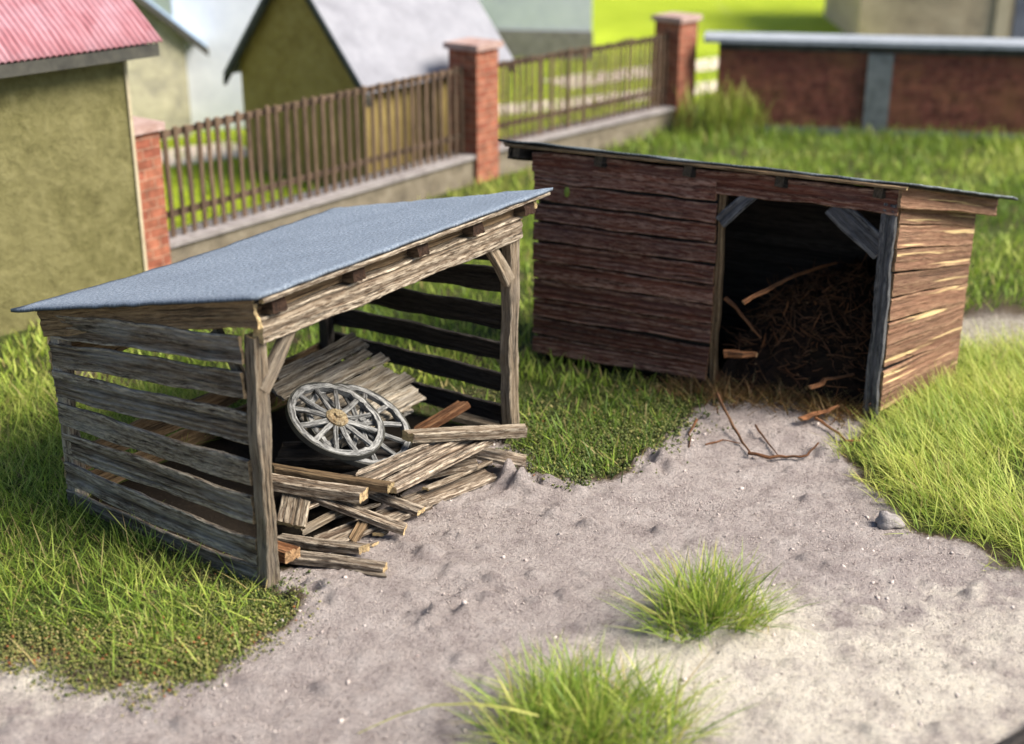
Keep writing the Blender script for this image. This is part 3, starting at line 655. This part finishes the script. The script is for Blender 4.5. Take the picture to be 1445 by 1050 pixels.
# ------------------------------------------------------------------ fence, pillars, plinth, brick wall
FP = [Vector((-5.35, 20.98, 0)), Vector((-1.14, 26.7, 0)), Vector((3.74, 32.25, 0))]
def pillar(c, d, size, z0, z1, label):
    nrm = Vector((d.y, -d.x, 0))
    o = c - d * size / 2 - nrm * size / 2
    Pp = empty('brick_pillar', (c.x, c.y, 0), label, 'pillar', 'brick pillars of the fence')
    mb = MB(); rbox(mb, o + Vector((0, 0, z0)), d * size, nrm * -0 + Vector((-nrm.x, -nrm.y, 0)) * -size, Vector((0, 0, z1 - .12 - z0))); b = mb.build('brickwork', M['brick'], Pp)
    mb = MB(); o2 = o - d * .07 - nrm * .07; box(mb, o2 + Vector((0, 0, z1 - .12)), d * (size + .14), nrm * (size + .14), Vector((0, 0, .12)))
    mb.build('cap', M['cap'], Pp); return Pp
d01 = (FP[1] - FP[0]).normalized(); d12 = (FP[2] - FP[1]).normalized()
n01 = Vector((-d01.y, d01.x, 0)); n12 = Vector((-d12.y, d12.x, 0))          # away from the camera side
PW = .70
pc = [FP[0] + n01 * .30 - d01 * .40, FP[1] + n01 * .30 + d01 * 1.05, FP[2] + n12 * .30 + d12 * .42]
pillar(pc[0], d01, PW, .0, 2.52, 'brick pillar close beside the olive rendered wall')
pillar(pc[1], d01, PW, .0, 2.74, 'brick pillar standing between the two picket fences')
pillar(pc[2], d12, PW, .0, 2.62, 'brick pillar at the end of the long brick wall')
def plinth(A, B, nrm, label):
    d = (B - A)
    Pp = empty('plinth_wall', ((A + B) / 2).xy.to_3d(), label, 'low wall', 'low walls under the fences')
    mb = MB(); rbox(mb, A + nrm * .04 + Vector((0, 0, -.1)), d, nrm * .52, Vector((0, 0, .62)), jit=.006); mb.build('wall', M['plinth'], Pp)
    mb = MB(); box(mb, A - nrm * .02 + Vector((0, 0, .52)), d, nrm * .64, Vector((0, 0, .07))); mb.build('coping', M['concrete'], Pp)
e0 = pc[0] + d01 * PW / 2 - n01 * .30; e1 = pc[1] - d01 * PW / 2 - n01 * .30
f0 = pc[1] + d01 * PW / 2 - n01 * .30; f1 = pc[2] - d12 * PW / 2 - n12 * .30
plinth(e0 + d01 * .003, e1 - d01 * .003, n01, 'low wall under the left picket fence')
plinth(f0 + d12 * .02, f1 - d12 * .003, n12, 'low wall under the farther picket fence')
def fence(A, B, nrm, n, label, z1):
    d = (B - A).normalized(); Ln = (B - A).length
    Fc = empty('picket_fence', ((A + B) / 2).xy.to_3d(), label, 'fence', 'picket fences between the brick pillars')
    A2 = A + nrm * .30; B2 = B + nrm * .30
    for z in (.95, z1 - .13): one('rail', M['picket'], Fc, A2 + Vector((0, 0, z)), B2 + Vector((0, 0, z)), .11, .05, up=nrm, seg=.5, rough=.004)
    for i in range(n):
        q = A2 + d * (Ln * (i + .6) / n + random.gauss(0, .008)) - nrm * .05; z = z1 + random.gauss(0, .02); ln = random.gauss(0, .008)
        mb = MB(); plank(mb, q + Vector((0, 0, .55 + .045)), q + d * ln + Vector((0, 0, z - .04)), .088 * random.uniform(.95, 1.05), .045, up=nrm, rough=.003, groove=.003, bend=.004, seg=.5)
        mb.build('picket', M['picket'], Fc)
fence(e0, e1, n01, 36, 'brown picket fence running from the olive wall to the middle pillar', 2.36)
fence(f0, f1, n12, 34, 'brown picket fence farther back between the middle and corner pillars', 2.30)

WA = Vector((4.75, 32.42, 0)); wd_ = (Vector((11.607, 31.255, 0)) - WA).normalized(); wn_ = Vector((-wd_.y, wd_.x, 0)); WLn = 15.0
BW = empty('brick_wall', WA, 'long dark brick wall with grey posts and a pale flat coping', 'wall')
mb = MB(); rbox(mb, WA + Vector((0, 0, -.1)), wd_ * WLn, wn_ * .8, Vector((0, 0, 2.02))); mb.build('brickwork', M['brickwall'], BW)
mb = MB(); box(mb, WA - wn_ * .16 - wd_ * .35 + Vector((0, 0, 2.06)), wd_ * (WLn + .7), wn_ * 1.15, Vector((0, 0, .10))); mb.build('coping', M['coping'], BW)
mb = MB(); box(mb, WA - wn_ * .06 + Vector((0, 0, 1.90)), wd_ * WLn, wn_ * .9, Vector((0, 0, .155))); mb.build('shaded_top_rail', M['fascia'], BW)  # dark rail colour stands in for the shadow under the coping
mb = MB(); box(mb, WA - wn_ * .05 + Vector((0, 0, -.1)), wd_ * WLn, wn_ * .05 - wn_ * .003, Vector((0, 0, .28))); mb.build('base_rail', M['frame'], BW)
for s in (3.35, 7.6, 11.8):
    mb = MB(); box(mb, WA + wd_ * s - wn_ * .10 + Vector((0, 0, -.1)), wd_ * .55, wn_ * .097, Vector((0, 0, 1.98))); mb.build('post', M['frame'], BW)

# ------------------------------------------------------------------ houses
def house(name, label, c0, dw, width, dl, length, ze, za, wallm, roofm, over=.25, verge=.25, vm='fascia', th=.10, trim=None):
    """gable end from c0 along dw (width); ridge runs along dl"""
    dw = dw.normalized(); dl = dl.normalized(); up = Vector((0, 0, 1))
    H = empty(name, (c0.x, c0.y, 0), label, 'house')
    mb = MB(); z0 = Vector((0, 0, -.1))
    a, b = c0 + z0, c0 + dw * width + z0; h = Vector((0, 0, ze + .1)); ap = c0 + dw * width / 2 + up * za
    for o in (Vector(), dl * length):
        mb.add([a + o, b + o, b + h + o, ap + o, a + h + o], [(0, 1, 2, 3, 4) if o.length == 0 else (4, 3, 2, 1, 0)])
    mb.add([a, a + h, a + h + dl * length, a + dl * length], [(0, 1, 2, 3)]); mb.add([b, b + dl * length, b + h + dl * length, b + h], [(0, 1, 2, 3)])
    mb.build('walls', M[wallm], H)
    sl = (za - ze) / (width / 2)
    mb = MB()
    for sg, base in ((-1, a + h), (1, b + h)):
        e = base + dw * sg * over - up * sl * over - dl * verge + up * th * .9; r = ap - dl * verge + up * th * .9; Lv = dl * (length + 2 * verge)
        quad = [e, e + Lv, r + Lv, r] if sg < 0 else [r, r + Lv, e + Lv, e]
        nn_ = (quad[1] - quad[0]).cross(quad[3] - quad[0]).normalized(); nn_ = nn_ if nn_.z > 0 else -nn_
        gl = [(0, 0, 0), (Lv.length, 0, 0), (Lv.length, (r - e).length, 0), (0, (r - e).length, 0)]
        if sg > 0: gl = [gl[3], gl[2], gl[1], gl[0]]
        lo = [q - nn_ * th * .6 for q in quad]
        mb.add(quad + lo, [(0, 1, 2, 3), (7, 6, 5, 4), (0, 4, 5, 1), (1, 5, 6, 2), (2, 6, 7, 3), (3, 7, 4, 0)], gl + gl)
        for o in (Vector(), dl * (length + 2 * verge - .08)):     # verge boards
            q0, q1 = e + o - up * th * .75, r + o - up * th * .75
            sd_ = dl * .08
            mv = MB(); mv.add([q0, q1, q1 + sd_, q0 + sd_, q0 - up * .18, q1 - up * .18, q1 + sd_ - up * .18, q0 + sd_ - up * .18],
                   [(0, 1, 2, 3), (7, 6, 5, 4), (0, 4, 5, 1), (1, 5, 6, 2), (2, 6, 7, 3), (3, 7, 4, 0)]); mv.build('verge_board', M[vm], H)
    mb.build('roof', M[roofm], H)
    return H
dF = Vector((.6, .8, 0)); dG = Vector((.8, -.6, 0))
GLc = Vector((-5.50, 28.5, 0))
house('ochre_house', 'ochre rendered house with pale grey roof right behind the picket fence', GLc, dG, 3.35, dF, 4.2, 2.28, 4.35, 'ochre', 'slate', .30, .22)
# pale gabled house at left
c1 = G(272, 192); cl = c1 - Vector((.82, .57, 0)).normalized() * 3.3
house('pale_house', 'pale grey gabled house with light blue roof behind the olive house', cl, Vector((.82, .57, 0)), 3.3, Vector((-.57, .82, 0)), 5, 2.35, 3.75, 'pale', 'blueroof', .45, .25)
# white building far behind
H = house('white_house', 'large white plastered house far behind the ochre house', Vector((-14.0, 45.5, 0)), Vector((-.0, 1, 0)), 7, Vector((1, -.15, 0)), 16.6, 6.2, 9, 'white', 'slate', .3, .3)
mb = MB(); dd = Vector((1, -.15, 0)).normalized(); nq = Vector((-.15, -1, 0)).normalized()
box(mb, Vector((-14.0, 45.5, -.1)) + nq * .06, dd * 16.65, -nq * .055, Vector((0, 0, .95))); mb.build('plinth', M['concrete'], H)
wa = G(258, 186); wb = G(470, 176)
house('white_house', 'white plastered wall of a house glimpsed between the pale and ochre houses', wa, (wb - wa), 5.5, Vector((-(wb - wa).y, (wb - wa).x, 0)), 4, 5.0, 7, 'white', 'slate', .2, .2)
# beige house far right
c2 = Vector((11.35, 46.5, 0)); Hb = house('beige_house', 'beige rendered house behind the brick wall at far right', c2, Vector((1, -.05, 0)), 9, Vector((.05, 1, 0)), 7, 4.2, 8, 'beige', 'slate', .3, .3)
fx = Vector((1, -.05, 0)).normalized(); fn = Vector((-.05, -1, 0)).normalized()
def wbox(par, name, mat, s, z, wd, ht, out=.05):
    mb = MB(); box(mb, c2 + fx * s + fn * out + Vector((0, 0, z)), fx * wd, -fn * (out - .004), Vector((0, 0, ht))); return mb.build(name, M[mat], par)
for s in (1.45, 5.6):
    wi = wbox(Hb, 'window', 'greywindow', s, 2.05, 1.9, 1.6, .05); sl_ = wbox(wi, 'sill', 'beige', s - .12, 1.93, 2.14, .115, .16)
wbox(Hb, 'corner_pillar', 'cream', 4.35, 0, .45, 4.2, .10)
wbox(Hb, 'door', 'greywindow', 4.95, 0, .5, 2.3, .04)

# olive house with faded red roof at left
h0 = Vector((-5.589, 20.233, 0)); hd = Vector((.652, .758, 0)).normalized(); hn = Vector((-.758, .652, 0)).normalized(); HL = 6.0; HWd = 4.6
OH = empty('olive_house', h0, 'olive rendered house with faded red ribbed roof at left', 'house')
ZE = 4.02; ZR = 5.82; up = Vector((0, 0, 1))
mb = MB()
a = h0 - hd * HL - up * .1; b = h0 - up * .1
nq_ = 60; nv_ = 30; V = []
for i in range(nv_ + 1):
    for j in range(nq_ + 1):
        e = 0 if j == nq_ else random.gauss(0, .008); V.append(a.lerp(b, j / nq_) + up * ((ZE + .1) * i / nv_) - hn * e)
mb.add(V, [(i * (nq_ + 1) + j, i * (nq_ + 1) + j + 1, (i + 1) * (nq_ + 1) + j + 1, (i + 1) * (nq_ + 1) + j) for i in range(nv_) for j in range(nq_)])
for o in (b, a):
    mb.add([o, o + hn * HWd, o + hn * HWd + up * (ZE + .1), o + hn * HWd / 2 + up * (ZR + .1), o + up * (ZE + .1)], [(0, 1, 2, 3, 4)])
mb.add([a + hn * HWd, b + hn * HWd, b + hn * HWd + up * (ZE + .1), a + hn * HWd + up * (ZE + .1)], [(0, 1, 2, 3)])
mb.build('walls', M['olive'], OH, True)
mb = MB(); box(mb, b - hd * .004 + hd * .0 - hn * .03 + up * .0, hd * .05, hn * .10, up * (ZE + .02)); mb.build('corner_board', M['cream'], OH)
sl = (ZR - ZE) / (HWd / 2); ov = .42; vg = .42
mb = MB()
for sg in (0, 1):
    e0_ = h0 - hd * (HL + .4) + (hn * (-ov) if not sg else hn * (HWd + ov)) + up * (ZE - sl * ov + .13)
    r0_ = h0 - hd * (HL + .4) + hn * HWd / 2 + up * (ZR + .13)
    Lx = HL + .4 + vg; nc = int(Lx / .095) * 6; V = []; Gc = []; At = []
    nsl = (r0_ - e0_).cross(hd).normalized(); nsl = nsl if nsl.z > 0 else -nsl
    rows = 8
    for i in range(rows + 1):
        for j in range(nc + 1):
            x = Lx * j / nc; V.append(e0_.lerp(r0_, i / rows) + hd * x + nsl * (.020 * math.sin(6.2832 * x / .095) + .008 * math.sin(i * 2.1 + x))); Gc.append((x, (r0_ - e0_).length * i / rows, 0)); At.append((0, 0, .5))
    Fc = [(i * (nc + 1) + j, i * (nc + 1) + j + 1, (i + 1) * (nc + 1) + j + 1, (i + 1) * (nc + 1) + j) for i in range(rows) for j in range(nc)]
    Nn = len(V); V2 = V + [v - nsl * .04 for v in V]
    rim = list(range(nc + 1)) + [i * (nc + 1) + nc for i in range(1, rows + 1)]
    mb.add(V2, Fc + [tuple(reversed([q + Nn for q in f])) for f in Fc] + [(p, q, q + Nn, p + Nn) for p, q in zip(rim[1:], rim[:-1])], Gc + Gc, At + At)
mb.build('roof', M['redroof'], OH, True)
eb = h0 - hn * (ov - .03) + up * (ZE - sl * ov - .09)
mb = MB(); box(mb, eb - hd * (HL + .3), hd * (HL + .3 + vg - .06), hn * .06, up * .17); mb.build('fascia', M['fascia'], OH)
mb = MB(); box(mb, eb + hd * (vg - .28) + hn * .065 + up * .02, hd * .2, hn * (ov - .1), up * .13); mb.build('rafter_end', M['cream'], OH)
mb = MB(); box(mb, h0 - hn * (ov - .1) - hd * (HL + .3) + up * (ZE - sl * ov + .045), hd * (HL + .3 + vg - .35), hn * (ov - .12), up * .03); mb.build('soffit', M['fascia'], OH)

# edging board at the lower right corner, stone
eA, eB = G(1414, 1052), G(1474, 1010); ed = (eB - eA).normalized(); en = Vector((ed.y, -ed.x, 0))
tag(one('edging_board', M['dark'], None, eA - ed * 1.2 + en * .16 + up * .03, eB + ed * 2 + en * .16 + up * .03, .30, .16, tint=.9), 'dark brown edging board crossing the lower right corner of the sand', 'edging board')
def stone(px, r, label):
    c = G(*px, r * .4); mb = MB(); V = []; nu, nv = 12, 8; ph = [random.uniform(0, 6) for _ in range(3)]
    for i in range(nv + 1):
        for j in range(nu):
            th, ph_ = 3.1416 * i / nv, 6.2832 * j / nu
            d = Vector((math.sin(th) * math.cos(ph_) * 1.3, math.sin(th) * math.sin(ph_), math.cos(th) * .75))
            V.append(c + d * r * (1 + .18 * math.sin(d.x * 4 + ph[0]) + .14 * math.sin(d.y * 6 + ph[1]) + .1 * math.sin(d.z * 7 + ph[2])))
    mb.add(V, [(i * nu + j, (i + 1) * nu + j, (i + 1) * nu + (j + 1) % nu, i * nu + (j + 1) % nu) for i in range(nv) for j in range(nu)])
    tag(mb.build('stone', M['stone'], None, True), label, 'stone', 'stones on the sand')
stone((1253, 736), .11, 'rounded grey stone at the edge of the long bright grass')
stone((742, 676), .075, 'small clod like stone near the right post of the open shed')

# ------------------------------------------------------------------ grass
def blades(name, P, h, wd, lean, tone, dry, mat, label=None, kind='stuff', cat=None, parent=None, az=None, zoff=None, curve=1.0, droop=0.0):
    n = len(P); az = rng.uniform(0, 6.283, n) if az is None else az
    d = np.stack([np.cos(az), np.sin(az), np.zeros(n)], 1); s = np.stack([-np.sin(az), np.cos(az), np.zeros(n)], 1)
    rt = rng.uniform(0, 6.283, n); s = s * np.cos(rt)[:, None] * .6 + s * .4 + d * np.sin(rt)[:, None] * .5
    z0 = hz(P) - .01 if zoff is None else zoff
    base = np.column_stack([P, z0])
    fr = np.array([0, .38, .72, 1.0]); V = np.zeros((n, 7, 3))
    for k, f in enumerate(fr):
        lx = h * lean * (f ** (1 + curve * .25)); lz = h * np.sqrt(np.clip(1 - (lean * .75) ** 2, .05, 1)) * (f - droop * f ** 3)
        c = base + d * lx[:, None] + np.column_stack([np.zeros((n, 2)), lz])
        if k < 3:
            ww = (wd * (1, .85, .55)[k])[:, None] * .5
            V[:, 2 * k] = c - s * ww; V[:, 2 * k + 1] = c + s * ww
        else: V[:, 6] = c
    b = (np.arange(n) * 7)[:, None]
    lp = np.concatenate([b + np.array([0, 1, 3, 2]), b + np.array([2, 3, 5, 4]), b + np.array([4, 5, 6])], 1)
    st = (np.arange(n) * 11)[:, None] + np.array([0, 4, 8])
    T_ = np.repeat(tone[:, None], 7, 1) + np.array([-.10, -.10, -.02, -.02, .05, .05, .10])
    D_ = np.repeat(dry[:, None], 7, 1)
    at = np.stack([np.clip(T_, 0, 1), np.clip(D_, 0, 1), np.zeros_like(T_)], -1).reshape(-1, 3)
    o = np_mesh(name, V.reshape(-1, 3), lp.ravel(), st.ravel(), mat, {'a': at}, parent)
    return tag(o, label, cat, kind=kind)
LQ = np.array([[*L(-.06, 0, 0)[:2]], [*L(-.06, 2.95, 0)[:2]], [*L(4.05, 2.95, 0)[:2]], [*L(4.05, 0, 0)[:2]]])
RQ = np.array([[*Q(-.03, 0, 0)[:2]], [*Q(-.03, 1.95, 0)[:2]], [*Q(4.62, 1.95, 0)[:2]], [*Q(4.62, 0, 0)[:2]]])
def scatter(x0, x1, y0, y1, dens):
    n = int((x1 - x0) * (y1 - y0) * dens); return np.column_stack([rng.uniform(x0, x1, n), rng.uniform(y0, y1, n)])
def clean(P, off=0.0):
    k = ~inside(P, LQ) & ~inside(P, RQ)
    sd_ = sdist(P, SANDW); k &= (sd_ + .16 * vnoise(P, 3.1, 2) + .10 * vnoise(P, 8, 1) + np.abs(rng.normal(0, .24, len(P))) - .12) < off
    k &= vnoise(P, 1.6, 2) + .8 * vnoise(P, 4.3, 0) + rng.normal(0, .6, len(P)) < 1.25
    tr = np.exp(-(((P[:, 1] - q_trk.y - .1 * (P[:, 0] - q_trk.x)) / .7) ** 2)) * (P[:, 0] > q_trk.x - 1.0); k &= tr < rng.uniform(.05, .55, len(P))
    fdist = (P[:, 0] + 5.35) * .80 - (P[:, 1] - 20.98) * .60
    hdist = (P[:, 0] - h0.x) * -hn.x + (P[:, 1] - h0.y) * -hn.y; inh = (hdist < .03) & (((P[:, 0] - h0.x) * hd.x + (P[:, 1] - h0.y) * hd.y) < .05)
    return P[k & ~inh]
q_trk = G(1415, 465)
def fdist(P): return (P[:, 0] + 5.35) * .80 - (P[:, 1] - 20.98) * .60
# left meadow
P = clean(scatter(-8.6, 0, 9.4, 16.5, 1000))
P = P[((P - np.array(LN[:2])) @ np.array(LS[:2])) < np.where(((P - np.array(LN[:2])) @ np.array(LT[:2])) > 2.8, 4.1, .1)]
n = len(P); dn = vnoise(P, 1.3); es = np.clip(-sdist(P, SANDW) / .9, .38, 1)
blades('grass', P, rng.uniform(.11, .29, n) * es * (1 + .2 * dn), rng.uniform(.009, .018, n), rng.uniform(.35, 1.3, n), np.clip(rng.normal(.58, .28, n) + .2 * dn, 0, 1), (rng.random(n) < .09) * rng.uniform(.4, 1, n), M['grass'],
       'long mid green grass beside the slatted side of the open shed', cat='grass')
# between the sheds
P = clean(scatter(-1.2, 2.6, 13.0, 18.4, 700), .02); P = P[((P - np.array(LN[:2])) @ np.array(LS[:2])) > 3.2]
P = P[((P - np.array(RN[:2])) @ np.array([-RS.y, RS.x])) < .1]
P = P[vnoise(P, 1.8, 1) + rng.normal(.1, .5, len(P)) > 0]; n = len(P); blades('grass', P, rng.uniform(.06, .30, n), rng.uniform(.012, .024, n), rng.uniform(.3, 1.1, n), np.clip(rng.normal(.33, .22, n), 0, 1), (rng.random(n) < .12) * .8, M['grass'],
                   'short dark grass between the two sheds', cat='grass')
# right
P = clean(scatter(3.2, 9.5, 10.5, 18.5, 950)); P = P[((P - np.array(RN[:2])) @ np.array(RS[:2])) > 4.2]
n = len(P); az = rng.normal(2.6, 1.2, n); es = np.clip(-sdist(P, SANDW) / .6, .45, 1)
blades('grass', P, rng.uniform(.26, .56, n) * es, rng.uniform(.008, .017, n), rng.uniform(.6, 1.3, n), np.clip(rng.normal(.80, .25, n) + .16 * vnoise(P, 1.5, 1), 0, 1), (rng.random(n) < .08) * rng.uniform(.3, 1, n), M['grass'],  # raised tone also paints overexposed brightness into this yellow-green grass
       'long bright green grass right of the closed shed', cat='grass', az=az)
# behind the sheds up to fence and wall
P = scatter(-7, 14, 16.5, 33, 210); P = clean(P); fdv = fdist(P)
P = P[(fdv > .1) & (P[:, 1] < 32.3 - .17 * (P[:, 0] - 4.7)) & ~((P[:, 1] < 18.4) & (P[:, 0] > 3.6) & (P[:, 0] < 9.5))]
n = len(P); wl = np.clip(1 - (32.3 - .17 * (P[:, 0] - 4.7) - P[:, 1]) / 2.0, 0, 1); dn = vnoise(P, .6)
blades('grass', P, rng.uniform(.10, .28, n) * (1 + 1.0 * wl), rng.uniform(.022, .04, n), rng.uniform(.2, .9, n), np.clip(rng.normal(.62, .16, n) + .20 * dn - .16 * wl, 0, 1), (rng.random(n) < .05) * .8, M['grass'],
       'meadow grass behind the sheds reaching the fence and brick wall', cat='grass')
# lawn beyond the fence
P = scatter(-9, 14, 22, 44, 60); fdv = fdist(P); P = P[(fdv < -1.0)]
gx = (P - np.array(GLc[:2])) @ np.array(dG[:2]); gy = (P - np.array(GLc[:2])) @ np.array(dF[:2]); P = P[~((gx > 0) & (gx < 3.4) & (gy > 0) & (gy < 4.3))]
n = len(P); blades('grass', P, rng.uniform(.08, .2, n), rng.uniform(.03, .05, n), rng.uniform(.2, .9, n), np.clip(rng.normal(.62, .12, n), 0, 1), np.zeros(n), M['grass'], 'bright lawn grass beyond the picket fences', cat='grass')
# stray long blades crossing the meadow at all angles
for (bx, dens, tn_, lb, cond) in (((-8.6, 0, 9.4, 16.5), 95, .62, 'long pale blades sticking out at all angles from the grass left of the open shed', 0), ((3.2, 9.5, 10.5, 18.5), 130, .88, 'long pale blades sticking out at all angles from the grass right of the closed shed', 1)):
    P = clean(scatter(*bx, dens)); s1 = (P - np.array(LN[:2])) @ np.array(LS[:2]); t1 = (P - np.array(LN[:2])) @ np.array(LT[:2])
    P = P[(s1 < np.where(t1 > 2.8, 4.1, .1)) if not cond else (((P - np.array(RN[:2])) @ np.array(RS[:2])) > 4.2)]
    n = len(P); blades('grass', P, rng.uniform(.24, .50, n), rng.uniform(.010, .020, n), rng.uniform(.5, 1.3, n), np.clip(rng.normal(tn_, .2, n), 0, 1), (rng.random(n) < .18) * rng.uniform(.4, 1, n), M['grass'], lb, cat='grass')
# dry straw spilling over the threshold of the closed shed
n = 2600; a_ = rng.uniform(2.0, 4.5, n); b_ = rng.normal(.0, .22, n) - .25 * np.clip(rng.normal(0, .6, n), 0, 2) * (a_ < 3.2); P = np.array([[*Q(i, j, 0)[:2]] for i, j in zip(a_, b_)]); P = P[~((a_ > 4.3) & (b_ > .1))]; n = len(P)
blades('straw', P, rng.uniform(.10, .42, n), rng.uniform(.010, .022, n), rng.uniform(.7, 1.25, n), np.clip(rng.normal(.3, .2, n), 0, 1), rng.uniform(.2, 1, n), M['straw'], 'dry olive and brown straw spilling over the doorway threshold', cat='straw')
# tufts on the sand: things
def tuft(px, n, r, h, label, tone, extra=None):
    c = G(*px); a = rng.uniform(0, 6.283, n); rr = np.sqrt(rng.uniform(0, 1, n)) * r * (1 + .28 * np.sin(a * 2 + 1) + .2 * np.sin(a * 3 + 2.2))
    P = np.column_stack([c.x + np.cos(a) * rr, c.y + np.sin(a) * rr]); ln = np.clip(rr / r * .55 + rng.normal(.42, .34, n), .05, 1.15)
    az = a + rng.normal(0, 1.5, n); hh = h * rng.uniform(.55, 1.05, n); tn = np.clip(rng.normal(tone, .28, n), 0, 1); dr = (rng.random(n) < .13) * rng.uniform(.3, 1, n)
    wd = rng.uniform(.010, .023, n)
    return blades('grass_tuft', P, hh, wd, ln, tn, dr, M['grass'], label, 'thing', 'grass tuft', az=az, droop=.12)
o1 = tuft((1000, 878), 950, .42, .66, 'sharp spiky grass tuft standing alone on the sand', .58); o1['group'] = 'grass tufts on the sand'
o2 = tuft((830, 1035), 1700, .62, .62, 'blurred bright grass tuft at the bottom edge of the picture', .6); o2['group'] = 'grass tufts on the sand'
mb = MB(); tube(mb, [G(760, 1010, .35), G(720, 1000, .42), (G(670, 993, .40)), G(610, 995, .3), G(560, 1010, .15), G(505, 1035, .03)], [.012, .013, .012, .011, .009, .005], 5, .5, .4)
mb.A = [(.95, .25, 0)] * len(mb.A); tag(mb.build('grass_stalk', M['grass']), 'single pale stalk arching left out of the blurred tuft', 'grass stalk')

# moss crumbs along the sand edge
def crumbs(name, P, r, tone, label):
    n = len(P); d = np.array([[1, 0, 0], [-1, 0, 0], [0, 1, 0], [0, -1, 0], [0, 0, 1], [0, 0, -1]], float)
    F = np.array([[0, 2, 4], [2, 1, 4], [1, 3, 4], [3, 0, 4], [2, 0, 5], [1, 2, 5], [3, 1, 5], [0, 3, 5]])
    an = rng.uniform(0, 6.28, n); ca, sa = np.cos(an), np.sin(an); V = np.zeros((n, 6, 3))
    for k in range(6):
        v = d[k] * rng.uniform(.5, 1.3, (n, 1)); V[:, k, 0] = ca * v[:, 0] - sa * v[:, 2] * .6 - sa * v[:, 1] * .8; V[:, k, 1] = sa * v[:, 0] + ca * v[:, 1]; V[:, k, 2] = v[:, 2] * .8 + v[:, 0] * .3
    hgt = np.abs(rng.normal(0, .03, n)) * (name == 'moss')
    V = V * r[:, None, None] + np.column_stack([P, hz(P) + hgt])[:, None, :]
    lp = ((np.arange(n) * 6)[:, None, None] + F[None]).ravel()
    at = np.repeat(np.column_stack([np.clip(tone, 0, 1), np.zeros(n), np.zeros(n)]), 6, 0)
    return tag(np_mesh(name, V.reshape(-1, 3), lp, np.arange(0, len(lp), 3), M['crumb'], {'a': at}), label, 'ground cover', kind='stuff')
P = scatter(-5, -1.7, 9.2, 12.2, 3000); P = P[~inside(P, LQ)]; s_ = sdist(P, SANDW); k = (s_ < .08 + .14 * vnoise(P, 4, 1) + rng.normal(0, .12, len(P))) & (s_ > -1.15 * rng.uniform(.15, 1, len(P))); P = P[k]
n = len(P); crumbs('moss', P, rng.uniform(.006, .020, n), rng.normal(.48, .22, n) + .15 * vnoise(P, 2), 'olive and straw coloured moss crumbs in front of the open shed')
P = scatter(-.6, 2.9, 13.0, 17.6, 2600); P = P[~inside(P, LQ) & ~inside(P, RQ)]; s_ = sdist(P, SANDW); k = (s_ < .06 + .16 * vnoise(P, 4, 1) + rng.normal(0, .14, len(P))) & (s_ > -1.6 * rng.uniform(.2, 1, len(P)))
P = P[k]; P = P[((P - np.array(LN[:2])) @ np.array(LS[:2])) > 3.2]; n = len(P)
crumbs('moss', P, rng.uniform(.008, .026, n), rng.normal(.36, .22, n), 'dark moss crumbs on the ground between the two sheds')

# loose grains and little clods lying on the sand
m, t_, n_, l_, b_ = newmat('sand_grains'); a_ = sep(t_, attr(t_, 'a'))
l_.new(ramp(t_, a_[0], [(0, (.24, .19, .175)), (.3, (.40, .335, .305)), (.75, (.48, .41, .375)), (1, (.50, .435, .39))]), b_.inputs['Base Color']); b_.inputs['Roughness'].default_value = .95
M['grain'] = m
def grains(P, r, lift, label):
    o = crumbs('sand_grains', P, r, rng.normal(.5, .28, len(P)), label); o['category'] = 'sand grains'; o.data.materials[0] = M['grain']
P = scatter(-4.2, 6.5, 8.4, 16.6, 600); P = P[sdist(P, SANDW) > .02]; P = P[vnoise(P, 1.7) + rng.normal(0, .6, len(P)) > -.3]
_kk = rng.random(len(P)); grains(P, np.where(_kk > .993, rng.uniform(.02, .04, len(P)), rng.uniform(.006, .012, len(P))), 0, 'fine loose grains and small clods scattered over the sandy yard')

# ivy on the corner pillar and brick wall
n = 520; c = WA - wn_ * .35 + wd_ * .1
th_ = rng.uniform(0, 6.28, n); rad = np.sqrt(rng.uniform(0, 1, n))
Pi = np.column_stack([c.x + np.cos(th_) * rad * 1.0, c.y + np.sin(th_) * rad * .35]); ps = rng.uniform(0, 1, n) ** 1.5
blades('weeds', Pi, rng.uniform(.35, .8, n), rng.uniform(.03, .06, n), rng.uniform(.1, .6, n), np.clip(rng.normal(.62, .2, n), 0, 1), rng.uniform(0, .4, n), M['grass'], 'tall wispy green weeds climbing the left end of the brick wall', 'thing', 'weeds', zoff=ps * 1.0 * (1 - rad * .5))
